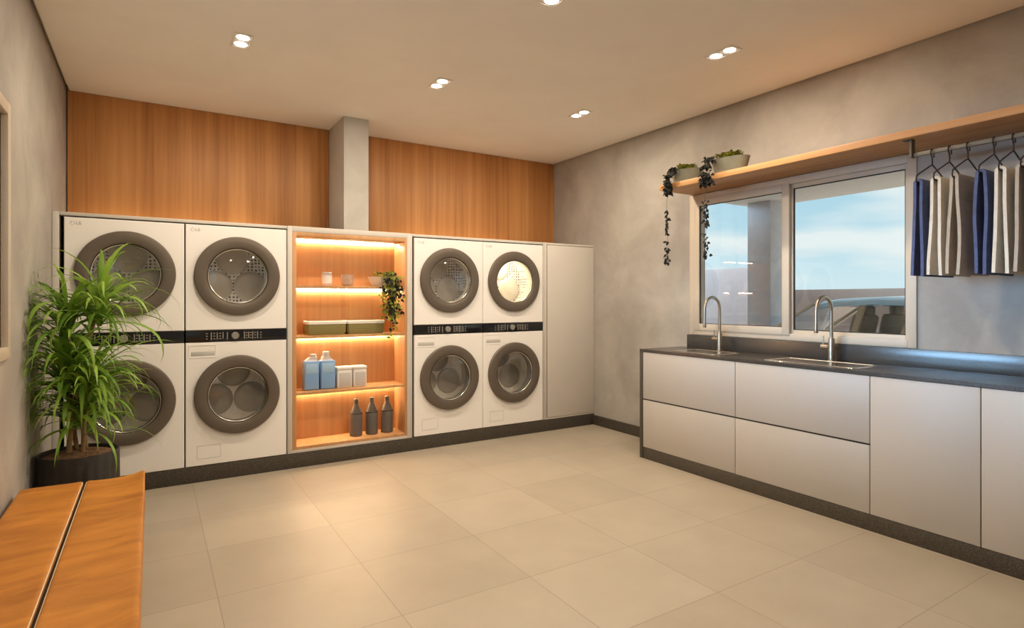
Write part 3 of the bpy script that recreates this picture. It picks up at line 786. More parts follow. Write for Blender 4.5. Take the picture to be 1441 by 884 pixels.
def base_cab(label, y0, y1, kind):
    t = thing('base_cabinet', label, 'base cabinet', ((FX + XR) / 2, (y0 + y1) / 2, 0.098), 'base cabinets of the sink counter')
    c = MB()
    c.box(FX + 0.024, XR - 0.002, y0 + 0.001, y0 + 0.017, 0.0985, CT - 0.0235); c.box(FX + 0.024, XR - 0.002, y1 - 0.017, y1 - 0.001, 0.0985, CT - 0.0235)
    c.box(FX + 0.024, XR - 0.002, y0 + 0.017, y1 - 0.017, 0.0985, 0.115); c.box(XR - 0.014, XR - 0.002, y0 + 0.017, y1 - 0.017, 0.115, CT - 0.0235)
    c.box(FX + 0.024, FX + 0.028, y0 + 0.017, y1 - 0.017, 0.115, 0.75)
    c.build('carcass', 'gap_shade', t)
    if kind == 'drawers':
        for z0, z1 in ((0.101, 0.508), (0.520, 0.9225)):
            MB().box(FX + 0.003, FX + 0.0235, y0 + 0.0015, y1 - 0.0015, z0, z1, 0.0012).build('drawer_front', 'front', t)
        MB().box(FX + 0.012, FX + 0.0235, y0 + 0.002, y1 - 0.002, 0.5085, 0.5195).build('finger_channel', 'gap_shade', t)
    else:
        MB().box(FX + 0.003, FX + 0.0235, y0 + 0.0015, y1 - 0.0015, 0.101, 0.9225, 0.0012).build('door', 'front', t)
base_cab('pale drawer cabinet at the far end of the counter, under the first sink', 2.729, 3.663, 'drawers')
base_cab('wide pale drawer cabinet of the counter, under the second sink', 1.793, 2.727, 'drawers')
base_cab('pale one-door cabinet of the counter, next to the drawers', 1.250, 1.791, 'door')
base_cab('pale one-door cabinet of the counter, cut off by the right edge', 0.70, 1.248, 'door')

def sink(k, label):
    x0, x1, y0, y1 = SK[k]
    t = thing('sink', label, 'sink', ((x0 + x1) / 2, (y0 + y1) / 2, CT), 'steel sinks')
    def rr(ins, z, r=0.03):
        pts = []
        for (qx, qy, a0) in ((x1 - ins - r, y1 - ins - r, 0), (x0 + ins + r, y1 - ins - r, 90), (x0 + ins + r, y0 + ins + r, 180), (x1 - ins - r, y0 + ins + r, 270)):
            for s_ in range(6):
                a = R(a0 + 18 * s_); pts.append((qx + r * math.cos(a), qy + r * math.sin(a), z))
        return pts
    MB().loft([rr(-0.014, CT + 0.0004), rr(-0.012, CT + 0.003), rr(0.004, CT + 0.003), rr(0.008, CT - 0.004), rr(0.016, CT - 0.14), rr(0.04, CT - 0.155), rr(0.12, CT - 0.158)]).build('basin', 'sink', t, smooth=50)
    MB().lathe([(0, 0.004), (0.020, 0.003), (0.036, 0.004), (0.040, 0.001), (0.040, 0.0)], ((x0 + x1) / 2, (y0 + y1) / 2, CT - 0.1575), 'Z', 28).build('drain', 'chrome', t)
sink(0, 'steel sink let into the worktop at its far end')
sink(1, 'steel sink let into the worktop, nearer of the two')

def faucet(x, y, label):
    t = thing('faucet', label, 'faucet', (x, y, CT), 'gooseneck faucets')
    z = CT + 0.0005
    MB().lathe([(0, 0), (0.026, 0), (0.026, 0.006), (0.0215, 0.010), (0.0215, 0.150), (0.018, 0.160), (0.0, 0.160)], (x, y, z), 'Z', 28).build('body', 'steel', t)
    pts = [(x, y, z + 0.155), (x, y, z + 0.25), (x, y, z + 0.345)]
    r = 0.094
    for k in range(1, 17):
        a = PI * k / 16; pts.append((x - r + r * math.cos(a), y, z + 0.355 + r * math.sin(a)))
    pts += [(x - 2 * r, y, z + 0.28), (x - 2 * r - 0.002, y, z + 0.215)]
    sp = MB().tube(pts, 0.0120, 16).build('spout', 'steel', t, smooth=60)
    MB().lathe([(0, 0), (0.0128, 0), (0.0140, 0.006), (0.0140, 0.040), (0.0125, 0.046)], (x - 2 * r - 0.002, y, z + 0.200), 'Z', 20).build('nozzle', 'steel', sp)
    hb = MB().tube([(x, y + 0.018, z + 0.098), (x, y + 0.072, z + 0.098)], [0.0165, 0.0165], 20).build('valve_barrel', 'steel', t, smooth=40)
    MB().tube([(x, y + 0.058, z + 0.110), (x + 0.002, y + 0.060, z + 0.172)], [0.0048, 0.0042], 12).build('handle', 'steel', hb, smooth=60)
faucet(4.062, 3.205, 'steel gooseneck faucet at the far sink, before the left window pane')
faucet(4.062, 2.262, 'steel gooseneck faucet at the nearer sink, before the right window pane')

# ------------------------------------------------------------------ long wall shelf, planters, rail and clothes
SZ0, SZ1, SFX = 2.322, 2.367, 3.735
tag(MB().box(SFX, XR - 0.001, 0.45, 3.575, SZ0, SZ1, 0.003).build('wall_shelf', 'woody', thing=(3.95, 2.0, SZ0)),
    'long oak wall shelf running above the window', 'shelf')

def planter(yc, hl, h, label, seed, segs, OFS=0.62):
    rnd = random.Random(seed); x = 3.86; z = SZ1 + 0.0005
    t = thing('planter_bowl', label, 'potted plant', (x, yc, SZ1), 'planters on the wall shelf')
    MB().lathe([(0, 0), (0.70, 0), (0.80, 0.006), (0.97, h - 0.012), (1.0, h), (0.94, h), (0.90, h - 0.014), (0.74, 0.02), (0, 0.018)], (x, yc, z), 'Z', 44, sx=0.098, sy=hl).build('bowl', 'planter', t)
    MB().lathe([(0, h - 0.012), (0.88, h - 0.016), (0.88, h - 0.022), (0, h - 0.022)], (x, yc, z), 'Z', 44, sx=0.098, sy=hl).build('soil', 'soil', t)
    lv, dk, st = MB(), MB(), MB()
    for k in range(150):
        a = rnd.uniform(0, 2 * PI); q = rnd.uniform(0.1, 0.85)
        yy = yc + hl * 0.08 + hl * 0.72 * q * math.sin(a)
        p = (x + 0.08 * q * math.cos(a), yy, z + h - 0.012 + rnd.uniform(0, 0.042))
        leaf_shape(lv, p, (math.cos(a), math.sin(a), rnd.uniform(0.3, 1.4)), (0, 0, 1), rnd.uniform(.032, .050), rnd.uniform(.022, .032))
    yo = yc + hl * OFS
    xh = SFX - 0.030
    for k in range(7):
        y0 = yo + rnd.uniform(-0.045, 0.045)
        path = [(x - 0.04, y0 - 0.03, z + h - 0.01), (x - 0.085, y0, z + h + 0.025), ((x + xh) / 2 - 0.03, y0 + 0.005, z + h + 0.01), (xh, y0, z + h * 0.55), (xh - 0.004, y0, z)]
        bot = segs[0][1] if k > 1 else segs[-1][1]
        zz = z - 0.03; yy = y0
        while zz > bot:
            yy += rnd.uniform(-0.006, 0.004); path.append((xh + rnd.uniform(-0.006, 0.004), yy, zz)); zz -= 0.03
        path.append((xh, yy, bot))
        st.tube(path, 0.0009, 5)
        for i in range(2, len(path)):
            pz_ = path[i][2]; dens = 0
            for (za, zb, dn) in segs:
                if zb <= pz_ <= za: dens = dn
            n_ = int(dens) + (1 if rnd.random() < dens % 1 else 0)
            for q in range(n_):
                p = Vector(path[i]) + Vector((rnd.uniform(-.012, .010), rnd.uniform(-.014, .014), rnd.uniform(-.014, .014)))
                leaf_shape(dk, p, (rnd.uniform(-.8, .2), rnd.uniform(-1, 1), rnd.uniform(-1.3, 0.1)), (-1, rnd.uniform(-.5, .5), rnd.uniform(0, .8)), rnd.uniform(.026, .042), rnd.uniform(.020, .029))
    lv.build('foliage', 'ivy', t, smooth=0); dk.build('trailing_leaves', 'ivy_dark', t, smooth=0); st.build('vines', 'stem', t)
planter(3.385, 0.150, 0.105, 'oval grey planter with black trailing leaves at the far end of the wall shelf', 11, [(2.52, 2.285, 4.2), (2.155, 1.93, 2.2), (1.86, 1.70, 2.0)], 0.35)
planter(2.945, 0.165, 0.115, 'oval grey planter with black trailing leaves over the left window pane', 23, [(2.52, 2.295, 4.2), (2.18, 1.97, 2.2), (1.90, 1.72, 1.8)])

# clothes rail under the shelf
RX, RZ = 3.80, 2.226
t = thing('clothes_rail', 'bronze clothes rail hung on flat brackets under the wall shelf', 'clothes rail', (RX, 1.1, SZ0))
MB().box(RX - 0.008, RX + 0.008, 0.56, 1.63, RZ - 0.011, RZ + 0.011, 0.002).build('bar', 'rail', t)
for y in (1.640, 0.565):
    b = MB().box(RX - 0.022, RX + 0.022, y - 0.006, y + 0.006, RZ - 0.014, SZ0 - 0.0005, 0.0015).build('bracket', 'rail', t)
    MB().box(RX - 0.022, RX + 0.022, y + 0.0065, y + 0.045, SZ0 - 0.006, SZ0 - 0.0005, 0.001).build('bracket_foot', 'rail', b)

HG, GG = 'black wire hangers on the rail', 'folded garments on hangers'
def hanger(y, label):
    t = thing('hanger', label, 'hanger', (RX, y, RZ), HG)
    z = RZ + 0.011 + 0.0035
    hk = [(RX + 0.020 * math.cos(a), y, z - 0.020 + 0.0208 * math.sin(a) + 0.0) for a in [R(v) for v in range(-20, 200, 20)]]
    hk = [(RX + 0.022, y, RZ - 0.030)] + hk[1:]
    hk += [(RX - 0.018, y, RZ - 0.012), (RX - 0.004, y, RZ - 0.030), (RX, y, RZ - 0.045), (RX, y, RZ - 0.075)]
    MB().tube(hk, 0.0036, 8).build('hook', 'hanger', t, smooth=60)
    bz = 2.030
    body = [(RX, y, RZ - 0.074), (RX - 0.03, y, RZ - 0.086), (RX - 0.165, y, bz + 0.050), (RX - 0.188, y, bz + 0.037), (RX - 0.195, y, bz + 0.012), (RX - 0.186, y, bz + 0.001), (RX - 0.17, y, bz), (RX, y, bz), (RX + 0.17, y, bz),
            (RX + 0.186, y, bz + 0.001), (RX + 0.195, y, bz + 0.012), (RX + 0.188, y, bz + 0.037), (RX + 0.165, y, bz + 0.050), (RX + 0.03, y, RZ - 0.086), (RX, y, RZ - 0.074)]
    MB().tube(body, 0.0038, 8).build('wire_frame', 'hanger', t, smooth=60)
    return t
def garment(y, mat, label, seed, bot, tk=0.015):
    rnd = random.Random(seed); bz = 2.030
    t = thing('folded_garment', label, 'garment', (RX, y, bz), GG)
    x0, x1 = RX - 0.172, RX + 0.172
    nx = 14
    ph = [rnd.uniform(0, 6.28) for _ in range(4)]
    def layer(sgn, zb):
        # centre line of the cloth from the bar down to the hem
        pts = []
        n = 22
        for i in range(n + 1):
            u = i / n; zz = bz + 0.004 - (bz + 0.004 - zb) * u
            spread = 0.0148 + 0.0085 * min(1, u * 2.2) + 0.004 * math.sin(u * 5 + ph[0])
            pts.append((spread, zz))
        return pts
    A = layer(1, bot); B = layer(-1, bot - 0.006)
    prof = [(-a, z) for a, z in B[::-1]] + [(-0.008, bz + 0.0150), (0.008, bz + 0.0150)] + [(a, z) for a, z in A]
    def shell(off):
        rows = []
        m = len(prof)
        for i, (dy, z) in enumerate(prof):
            a = prof[max(i - 1, 0)]; b = prof[min(i + 1, m - 1)]
            ty, tz = b[0] - a[0], b[1] - a[1]; l_ = math.hypot(ty, tz) or 1
            ny, nz = -tz / l_, ty / l_
            row = []
            for k in range(nx + 1):
                x = x0 + (x1 - x0) * k / nx
                dn = max(0, (bz - z)) / 0.55
                wob = 0.0035 * dn * math.sin(x * 26 + ph[1] + (0 if dy > 0 else 2.1)) + 0.002 * dn * math.sin(x * 55 + z * 9 + ph[2])
                if k in (0, nx): x += 0.006 * math.sin(z * 11 + ph[3]) * dn + (-0.010 * dn if k == 0 else 0.010 * dn)
                row.append((x, y + dy + ny * off + wob, z + nz * off))
            rows.append(row)
        return rows
    ro, ri = shell(tk / 2), shell(-tk / 2)
    mb = MB(); m = len(ro)
    Vo = [[mb.b.verts.new(p) for p in r] for r in ro]; Vi = [[mb.b.verts.new(p) for p in r] for r in ri]
    for i in range(m - 1):
        for k in range(nx):
            mb.b.faces.new((Vo[i][k], Vo[i][k + 1], Vo[i + 1][k + 1], Vo[i + 1][k]))
            mb.b.faces.new((Vi[i][k], Vi[i + 1][k], Vi[i + 1][k + 1], Vi[i][k + 1]))
        mb.b.faces.new((Vo[i][0], Vo[i + 1][0], Vi[i + 1][0], Vi[i][0])); mb.b.faces.new((Vo[i][nx], Vi[i][nx], Vi[i + 1][nx], Vo[i + 1][nx]))
    for k in range(nx):
        mb.b.faces.new((Vo[0][k], Vi[0][k], Vi[0][k + 1], Vo[0][k + 1])); mb.b.faces.new((Vo[-1][k], Vo[-1][k + 1], Vi[-1][k + 1], Vi[-1][k]))
    c = mb.build('cloth', mat, t, smooth=60)
    # stitched hem line across the face that looks into the room
    zz = bz - 0.105
    j = min(range(m // 2), key=lambda i: abs(prof[i][1] - zz))
    rows = [[(p[0], p[1] - 0.0016, p[2] + d) for p in ro[j]] for d in (-0.006, 0.006)]
    if abs(ro[j][3][1] - y) < 0.001: pass
    # the outer shell of the near (-Y) layer
    nearest = ro if ro[j][3][1] < ri[j][3][1] else ri
    rows = [[(p[0], p[1] - 0.0022 + 0.0014 * abs(s_), p[2] + s_ * 0.006) for p in nearest[j]] for s_ in (-1, 0, 1)]
    MB().strip(rows).build('hem_fold', mat, c, smooth=60)
YS = (1.537, 1.452, 1.366, 1.250, 1.168, 1.082)
LB = (('navy', 'navy blue folded garment hanging nearest the window'), ('ivory', 'ivory folded garment hanging right behind the first navy one'),
      ('taupe', 'taupe folded garment hanging between ivory and the second navy one'), ('navy', 'second navy blue folded garment, in the middle of the rail'),
      ('ivory', 'ivory folded garment hanging just right of the second navy one'), ('taupe', 'taupe folded garment at the right edge of the picture'))
HB = ('black wire hanger nearest the window, holding the first navy garment', 'black wire hanger, second from the window, holding the first ivory garment',
      'black wire hanger, third from the window, holding the first taupe garment', 'black wire hanger, fourth from the window, holding the second navy garment',
      'black wire hanger, fifth from the window, holding the second ivory garment', 'black wire hanger at the right edge of the picture')
for i, y in enumerate(YS):
    hanger(y, HB[i]); garment(y, LB[i][0], LB[i][1], 40 + i, 1.513 + 0.002 * (i % 3))

# ------------------------------------------------------------------ leather bench
BX0, BX1, BY0, BY1, BZ = XL + 0.022, -0.030, 0.95, 3.665, 0.452
t = thing('bench', 'low tan leather bench against the left wall', 'bench', ((BX0 + BX1) / 2, 2.3, 0))
MB().box(BX0 + 0.01, BX1 - 0.012, BY0 + 0.02, BY1 - 0.03, 0.05, 0.30, 0.006).build('base_box', 'bench_base', t)
for (x, y) in ((BX0 + 0.05, BY0 + 0.08), (BX1 - 0.06, BY0 + 0.08), (BX0 + 0.05, BY1 - 0.1), (BX1 - 0.06, BY1 - 0.1)):
    MB().lathe([(0, 0), (0.018, 0), (0.022, 0.0495), (0, 0.0495)], (x, y, 0.0), 'Z', 16).build('leg', 'bench_base', t)
SEAM = -0.290
def cushion(x0, x1, hi, side):
    nx, ny = 16, 60
    def top(u, v):
        # u across (0 at wall side), v along
        x = x0 + (x1 - x0) * u; y = BY0 + (BY1 - BY0) * v
        z = BZ
        ex = min(u, 1 - u) * (x1 - x0); ey = min(v, 1 - v) * (BY1 - BY0)
        if side == 'out': e_r = (1 - u) * (x1 - x0); e_l = u * (x1 - x0)
        rr = 0.011
        for e in (ex, ey):
            if e < rr: z -= rr - math.sqrt(max(0, rr * rr - (rr - e) ** 2))
        z += 0.006 * math.sin(3.1 * y + 5 * x) * min(1, ex / 0.05)
        if side == 'out': z += hi * max(0, (u - 0.35) / 0.65) ** 2 * min(1, 0.35 + v)
        else: z -= 0.004 * (1 - u)
        return (x, y, z)
    mb = MB()
    us = [0, .02, .045, .08] + [0.08 + (0.84) * k / 10 for k in range(1, 10)] + [.92, .955, .98, 1]
    vs = [0, .0015, .003, .0055] + [0.0055 + 0.989 * k / 60 for k in range(1, 60)] + [.9945, .997, .9985, 1]
    rows = [[top(u, v) for u in us] for v in vs]
    V = [[mb.b.verts.new(p) for p in r] for r in rows]
    for i in range(len(V) - 1):
        for k in range(len(us) - 1): mb.b.faces.new((V[i][k], V[i][k + 1], V[i + 1][k + 1], V[i + 1][k]))
    loop = [V[0][k] for k in range(len(us))] + [V[i][-1] for i in range(1, len(V))] + [V[-1][k] for k in range(len(us) - 2, -1, -1)] + [V[i][0] for i in range(len(V) - 2, 0, -1)]
    low = [mb.b.verts.new((v.co.x, v.co.y, 0.3005)) for v in loop]
    for k in range(len(loop)):
        j = (k + 1) % len(loop); mb.b.faces.new((loop[k], loop[j], low[j], low[k]))
    mb.b.faces.new(low)
    return mb
cushion(BX0, SEAM - 0.006, 0.0, 'in').build('leather_pad', 'leather', t, smooth=50)
cushion(SEAM + 0.006, BX1, 0.020, 'out').build('leather_pad', 'leather', t, smooth=50)
MB().box(SEAM - 0.0055, SEAM + 0.0055, BY0 + 0.01, BY1 - 0.004, 0.301, BZ - 0.018).build('seam_gap', 'seam', t)
sm = MB()
for sx in (-1, 1):
    sm.tube([(SEAM + sx * 0.0085, BY0 + 0.02 + (BY1 - BY0 - 0.03) * k / 40, BZ + 0.0005 + 0.006 * math.sin(3.1 * (BY0 + 0.02 + (BY1 - BY0 - 0.03) * k / 40) + 5 * SEAM) * 0.25 - 0.0065) for k in range(41)], 0.0024, 6)
sm.build('piping', 'stitch', t, smooth=60)

# ------------------------------------------------------------------ tall potted plant
PX, PY = -0.362, 4.215
t = thing('potted_dracaena', 'tall green strap-leaved plant in a black pot beside the left wall', 'potted plant', (PX, PY, 0))
prof = [(0.0, 0.0), (0.175, 0.0), (0.188, 0.012), (0.197, 0.25), (0.199, 0.478), (0.196, 0.490), (0.190, 0.492), (0.184, 0.486), (0.182, 0.44), (0.0, 0.43)]
mb = MB(); seg = 96; rings = []
for r, h in prof:
    if r < 1e-6: rings.append([mb.b.verts.new((PX, PY, h))]); continue
    rings.append([mb.b.verts.new((PX + (r + (0.0035 * (1 if k % 4 < 2 else -1) if (r > 0.186 and 0.005 < h < 0.47) else 0)) * math.cos(2 * PI * k / seg), PY + (r + (0.0035 * (1 if k % 4 < 2 else -1) if (r > 0.186 and 0.005 < h < 0.47) else 0)) * math.sin(2 * PI * k / seg), h)) for k in range(seg)])
for i in range(len(rings) - 1):
    A, B = rings[i], rings[i + 1]
    for k in range(seg):
        k2 = (k + 1) % seg
        if len(A) == 1: mb.b.faces.new((A[0], B[k2], B[k]))
        elif len(B) == 1: mb.b.faces.new((A[k], A[k2], B[0]))
        else: mb.b.faces.new((A[k], A[k2], B[k2], B[k]))
mb.build('pot', 'pot_black', t, smooth=30)
so = MB().lathe([(0, 0.500), (0.06, 0.494), (0.12, 0.486), (0.165, 0.474), (0.1815, 0.466), (0.1815, 0.445), (0, 0.445)], (PX, PY, 0), 'Z', 48).build('soil', 'soil', t)
rl = random.Random(77)
canes = [([(PX - 0.045, PY - 0.03, 0.46), (PX - 0.03, PY - 0.02, 0.75), (PX + 0.03, PY, 1.05), (PX + 0.105, PY + 0.02, 1.40)], 0.013),
         ([(PX + 0.035, PY + 0.02, 0.46), (PX + 0.01, PY + 0.01, 0.75), (PX - 0.03, PY - 0.01, 1.0), (PX - 0.055, PY - 0.03, 1.30)], 0.012),
         ([(PX - 0.01, PY + 0.05, 0.46), (PX - 0.03, PY + 0.03, 0.66), (PX - 0.05, PY - 0.02, 0.85), (PX - 0.06, PY - 0.06, 1.02)], 0.011),
         ([(PX + 0.02, PY - 0.04, 0.46), (PX + 0.03, PY - 0.05, 0.66), (PX + 0.05, PY - 0.07, 0.80), (PX + 0.06, PY - 0.08, 0.93)], 0.010)]
def blade(mb, p, az, el, L_, W_, droop, rnd):
    p = Vector(p); n = 9; e = el
    side = Vector((-math.sin(az), math.cos(az), 0))
    rows = []; roll = rnd.uniform(-0.35, 0.35); bend = rnd.uniform(-0.25, 0.25)
    for i in range(n + 1):
        u = i / n
        a2 = az + bend * u
        d = Vector((math.cos(a2) * math.cos(e), math.sin(a2) * math.cos(e), math.sin(e)))
        side = Vector((-math.sin(a2), math.cos(a2), 0))
        up = side.cross(d) * -1
        sv = (side * math.cos(roll) + up * math.sin(roll)).normalized(); nv = d.cross(sv)
        w_ = W_ * (0.55 + 0.45 * min(1, u * 4)) * (1 - max(0, (u - 0.45) / 0.55) ** 1.6) + 0.0006
        q = p.copy()
        row = [q - sv * w_ * 0.5, q + nv * w_ * 0.12, q + sv * w_ * 0.5]
        for v in row:
            v.x = max(v.x, XL + 0.012 + rnd.uniform(0, 0.004)); v.y = min(v.y, CAB - 0.06)
            if v.z < 0.51 and (v.x - PX) ** 2 + (v.y - PY) ** 2 < 0.24 ** 2: v.z = 0.512 + rnd.uniform(0, 0.01)
        rows.append(row)
        p = p + d * (L_ / n)
        e -= droop / n * (0.4 + 1.4 * u)
    mb.strip(rows)
for ci, (path, r0) in enumerate(canes):
    P = [Vector(p) for p in path]; pts = []
    for i in range(len(P) - 1):
        for k in range(6): pts.append(P[i].lerp(P[i + 1], k / 6))
    pts.append(P[-1])
    cn = MB().tube(pts, [r0 * (1.15 - 0.45 * i / len(pts)) for i in range(len(pts))], 10).build('cane', 'cane', t, smooth=60)
    fo = MB()
    tip = P[-1]
    for k in range(58):       # crown
        az = rl.uniform(0, 2 * PI); el = R(rl.uniform(10, 88))
        h = rl.uniform(-0.20, 0.03)
        blade(fo, tip + Vector((0, 0, h)), az, el, rl.uniform(0.30, 0.52), rl.uniform(0.017, 0.031), R(rl.uniform(60, 170)), rl)
    j = int(len(pts) * 0.52)
    for k in range(56):       # leaves along the stem
        q = pts[rl.randint(j, len(pts) - 1)] if k % 2 else pts[rl.randint(int(len(pts) * 0.24), j)]
        az = rl.uniform(0, 2 * PI); el = R(rl.uniform(10, 75))
        blade(fo, q, az, el, rl.uniform(0.28, 0.50), rl.uniform(0.014, 0.026), R(rl.uniform(80, 180)), rl)
    fo.build('foliage', 'leaf', cn, smooth=60)

# ------------------------------------------------------------------ outdoors
struct(MB().box(XR + T, 30, -14, 26, -0.22, -0.12).build('ground', 'paving', smooth=0))
struct(MB().box(-26, XL - T, -14, 26, -0.22, -0.12).build('ground', 'paving', smooth=0))
struct(MB().box(XR + T + 0.01, 8.56, -4.0, 5.97, 2.90, 3.10).build('roof', 'soffit', smooth=0))
cr = thing('carport_post', 'square grey post carrying the carport roof outside the window', 'post', (8.17, 5.6, -0.12))
MB().box(8.02, 8.32, 5.40, 5.80, -0.105, 2.8995, 0.004).build('shaft', 'post', cr)
MB().box(7.99, 8.35, 5.37, 5.83, -0.12, -0.1055, 0.003).build('base_plate', 'post', cr)
tag(MB().box(12.0, 12.2, 7.7, 16, -0.12, 2.14, 0.004).build('yard_wall', 'yardwall', thing=(12.1, 12, -0.12)), 'taller rendered yard wall seen through the left window pane', 'wall', 'yard walls')
tag(MB().box(14.0, 14.2, -2, 12, -0.12, 1.635, 0.004).build('yard_wall', 'yardwall2', thing=(14.1, 5, -0.12)), 'lower rendered yard wall behind the parked car', 'wall', 'yard walls')

struct(MB().box(XL - T, XR + T, YB + T + 0.002, 15.0, -0.12, 3.4).build('light_block_wing', 'ext', smooth=0))  # unseen block, added to keep the bright sky band off post and yard
# parked car, nose towards +Y
car = thing('parked_car', 'hatchback parked under the carport, sky reflection painted blue, seen through the window', 'car', (7.85, 3.6, -0.12))
cx0, cx1 = 7.05, 8.65
def carring(y, zlo, zhi, ins):
    xm = (cx0 + cx1) / 2; hw = (cx1 - cx0) / 2 - ins
    return [(xm - hw, y, zlo), (xm - hw, y, zlo + (zhi - zlo) * .55), (xm - hw + 0.04, y, zhi - 0.03), (xm - hw + 0.14, y, zhi), (xm + hw - 0.14, y, zhi), (xm + hw - 0.04, y, zhi - 0.03), (xm + hw, y, zlo + (zhi - zlo) * .55), (xm + hw, y, zlo)]
mb = MB()
mb.loft([carring(5.34, 0.22, 0.55, 0.16), carring(5.28, 0.12, 0.74, 0.06), carring(5.05, 0.10, 0.88, 0.01), carring(4.75, 0.10, 0.93, 0.0), carring(2.6, 0.10, 0.93, 0.0), carring(2.1, 0.12, 0.88, 0.02), carring(1.98, 0.22, 0.70, 0.10)])
mb.build('body', 'skypaint', car, smooth=40)
# roof shell
def roofring(y, z, ins):
    xm = (cx0 + cx1) / 2; hw = (cx1 - cx0) / 2 - ins
    return [(xm - hw, y, z - 0.105), (xm - hw + 0.05, y, z - 0.055), (xm - hw + 0.2, y, z - 0.014), (xm, y, z), (xm + hw - 0.2, y, z - 0.014), (xm + hw - 0.05, y, z - 0.055), (xm + hw, y, z - 0.105), (xm + hw - 0.05, y, z - 0.115), (xm, y, z - 0.07), (xm - hw + 0.05, y, z - 0.115)]
MB().loft([roofring(4.22, 1.37, 0.16), roofring(4.0, 1.405, 0.14), roofring(3.5, 1.425, 0.13), roofring(3.0, 1.41, 0.14), roofring(2.72, 1.375, 0.16)]).build('roof', 'skypaint', car, smooth=50)
for sx in (-1, 1):
    xm = (cx0 + cx1) / 2; e0 = xm + sx * ((cx1 - cx0) / 2 - 0.05); e1 = xm + sx * ((cx1 - cx0) / 2 - 0.17)
    for (ya, yb, w_) in ((4.86, 4.24, 0.055), (3.70, 3.64, 0.07), (3.18, 3.06, 0.06), (2.5, 2.86, 0.14)):
        za, zb = 0.915, 1.325
        MB().loft([[(e0 - 0.02, ya - w_ / 2, za), (e0 + 0.02, ya - w_ / 2, za), (e0 + 0.02, ya + w_ / 2, za), (e0 - 0.02, ya + w_ / 2, za)],
                   [(e1 - 0.02, yb - w_ / 2, zb), (e1 + 0.02, yb - w_ / 2, zb), (e1 + 0.02, yb + w_ / 2, zb), (e1 - 0.02, yb + w_ / 2, zb)]]).build('window_pillar', 'cartrim', car)
    for (p0, p1, q0, q1) in ((4.80, 4.20, 3.74, 3.68), (3.66, 3.60, 3.21, 3.10), (3.14, 3.03, 2.58, 2.92)):
        g0, g1 = e0 - sx * 0.005, e1 - sx * 0.005
        MB().loft([[(g0, p0, 0.925), (g0 - sx * .005, p0, 0.925), (g0 - sx * .005, q0, 0.925), (g0, q0, 0.925)], [(g1, p1, 1.30), (g1 - sx * .005, p1, 1.30), (g1 - sx * .005, q1, 1.30), (g1, q1, 1.30)]]).build('side_window', 'carglass', car, smooth=0)
xm = (cx0 + cx1) / 2
MB().loft([[(xm - .70, 4.87, .93), (xm + .70, 4.87, .93), (xm + .70, 4.862, .93), (xm - .70, 4.862, .93)], [(xm - .60, 4.25, 1.325), (xm + .60, 4.25, 1.325), (xm + .60, 4.242, 1.325), (xm - .60, 4.242, 1.325)]]).build('windscreen', 'carglass', car, smooth=0)
MB().loft([[(xm - .68, 2.42, .93), (xm + .68, 2.42, .93), (xm + .68, 2.43, .93), (xm - .68, 2.43, .93)], [(xm - .58, 2.75, 1.31), (xm + .58, 2.75, 1.31), (xm + .58, 2.76, 1.31), (xm - .58, 2.76, 1.31)]]).build('rear_window', 'carglass', car, smooth=0)
for sy in (3.95, 3.15):
    for sx in (-1, 1):
        x = xm + sx * 0.36
        MB().obox((x, sy - 0.16, 0.95), (0.46, 0.12, 0.5), Matrix.Rotation(R(12), 3, 'X'), 0.04).build('seat_back', 'carseat', car)
        MB().box(x - 0.12, x + 0.12, sy - 0.27, sy - 0.18, 1.19, 1.30, 0.03).build('headrest', 'carseat', car)
for yy in (4.95, 2.65):
    for xx in (cx0 + 0.09, cx1 - 0.09):
        wl = MB().lathe([(0.0, -0.085), (0.20, -0.085), (0.30, -0.09), (0.32, -0.07), (0.32, 0.07), (0.30, 0.09), (0.20, 0.085), (0.0, 0.085)], (xx, yy, 0.201), 'X', 32).build('wheel', 'tyre', car)
        MB().lathe([(0, -0.1), (0.17, -0.098), (0.195, -0.088), (0.195, 0.088), (0.17, 0.098), (0, 0.1)], (xx, yy, 0.201), 'X', 24).build('rim', 'chrome', wl)

# ------------------------------------------------------------------ sky
W = bpy.data.worlds.new('sky'); bpy.context.scene.world = W; W.use_nodes = True
nt = W.node_tree; nt.nodes.clear()
out = N(nt, 'ShaderNodeOutputWorld'); bg = N(nt, 'ShaderNodeBackground')
tc = N(nt, 'ShaderNodeTexCoord'); sp = N(nt, 'ShaderNodeSeparateXYZ')
nt.links.new(tc.outputs['Generated'], sp.inputs[0])
rp = N(nt, 'ShaderNodeValToRGB')
e = rp.color_ramp.elements
e[0].position = 0.0; e[0].color = (0.66, 0.82, 0.86, 1); e[1].position = 0.6; e[1].color = (0.16, 0.40, 0.66, 1)
k = e.new(0.12); k.color = (0.46, 0.70, 0.80, 1)
nt.links.new(sp.outputs[2], rp.inputs['Fac'])
mp = N(nt, 'ShaderNodeMapping'); mp.inputs['Scale'].default_value = (1.6, 1.6, 6.0); mp.inputs['Location'].default_value = (0.35, 0.1, 0.22)
nt.links.new(tc.outputs['Generated'], mp.inputs['Vector'])
cn = N(nt, 'ShaderNodeTexNoise', Scale=1.5, Detail=5.0, Roughness=0.45, Distortion=0.2)
nt.links.new(mp.outputs['Vector'], cn.inputs['Vector'])
cr_ = N(nt, 'ShaderNodeValToRGB')
cr_.color_ramp.elements[0].position = 0.39; cr_.color_ramp.elements[1].position = 0.48
cr_.color_ramp.elements[0].color = (0, 0, 0, 1); cr_.color_ramp.elements[1].color = (0.92, 0.92, 0.92, 1)
nt.links.new(cn.outputs['Fac'], cr_.inputs['Fac'])
mc = N(nt, 'ShaderNodeMix', data_type='RGBA')
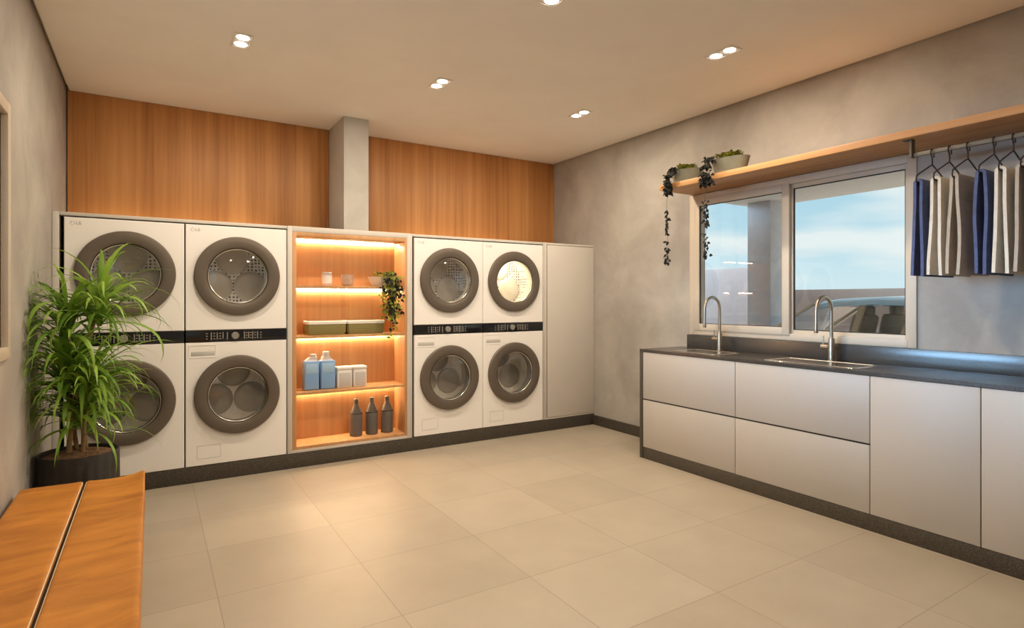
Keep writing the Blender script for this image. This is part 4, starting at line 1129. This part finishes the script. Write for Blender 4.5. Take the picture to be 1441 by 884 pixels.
nt.links.new(cr_.outputs['Color'], mc.inputs['Factor']); nt.links.new(rp.outputs['Color'], mc.inputs[6]); mc.inputs[7].default_value = (0.82, 0.88, 0.87, 1)
nt.links.new(mc.outputs[2], bg.inputs['Color'])
# out-of-view band over the -X horizon, boosted to light counter and right wall
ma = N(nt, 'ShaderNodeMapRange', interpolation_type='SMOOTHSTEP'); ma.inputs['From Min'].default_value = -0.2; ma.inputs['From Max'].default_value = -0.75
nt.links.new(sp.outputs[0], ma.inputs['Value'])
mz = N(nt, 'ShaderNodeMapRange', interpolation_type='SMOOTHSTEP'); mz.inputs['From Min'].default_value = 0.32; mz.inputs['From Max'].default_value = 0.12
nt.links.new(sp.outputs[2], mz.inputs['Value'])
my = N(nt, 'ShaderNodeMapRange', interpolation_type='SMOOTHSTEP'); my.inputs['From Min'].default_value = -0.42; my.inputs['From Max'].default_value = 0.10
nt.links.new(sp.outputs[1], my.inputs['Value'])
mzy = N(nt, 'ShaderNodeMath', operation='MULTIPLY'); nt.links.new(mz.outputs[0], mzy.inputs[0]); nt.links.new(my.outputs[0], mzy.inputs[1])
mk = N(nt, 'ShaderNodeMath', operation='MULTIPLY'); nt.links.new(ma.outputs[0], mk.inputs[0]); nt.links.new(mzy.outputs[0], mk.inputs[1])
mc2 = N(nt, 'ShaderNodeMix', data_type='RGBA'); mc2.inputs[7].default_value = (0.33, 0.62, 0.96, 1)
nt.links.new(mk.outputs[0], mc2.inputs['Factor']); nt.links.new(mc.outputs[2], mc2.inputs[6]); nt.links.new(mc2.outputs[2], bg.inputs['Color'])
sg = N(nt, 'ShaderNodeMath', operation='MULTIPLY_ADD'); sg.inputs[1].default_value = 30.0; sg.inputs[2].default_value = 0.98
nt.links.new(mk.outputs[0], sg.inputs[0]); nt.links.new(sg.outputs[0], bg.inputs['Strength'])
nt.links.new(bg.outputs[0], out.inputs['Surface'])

SN = bpy.data.lights.new('sun', 'SUN'); SN.energy = 6.0; SN.color = (1.0, 0.95, 0.87); SN.angle = R(1.0)
so_ = bpy.data.objects.new('sun', SN); C.objects.link(so_); so_.location = (0, -5, 8)
so_.rotation_euler = Vector((-0.06, 0.57, -0.82)).to_track_quat('-Z', 'Y').to_euler()

# ------------------------------------------------------------------ camera and view
cam = bpy.data.cameras.new('camera'); co = bpy.data.objects.new('camera', cam); C.objects.link(co)
cam.sensor_fit = 'HORIZONTAL'; cam.sensor_width = 36.0; cam.lens = 813.16 / 1441 * 36.0
cam.shift_y = -(442.0 - 422.09) / 1441
co.location = (0, 0, EYE); co.rotation_euler = (R(90), 0, -0.557634)
cam.clip_start = 0.02
sc = bpy.context.scene; sc.camera = co
sc.view_settings.view_transform = 'Standard'; sc.view_settings.look = 'None'
sc.view_settings.exposure = 0.17; sc.view_settings.gamma = 1.0; sc.view_settings.use_curve_mapping = False
cy = sc.cycles
cy.use_denoising = True; cy.denoiser = 'OPENIMAGEDENOISE'
cy.max_bounces = 10; cy.diffuse_bounces = 6; cy.glossy_bounces = 4; cy.transmission_bounces = 6; cy.transparent_max_bounces = 10
cy.sample_clamp_indirect = 6.0; cy.caustics_reflective = False; cy.caustics_refractive = False
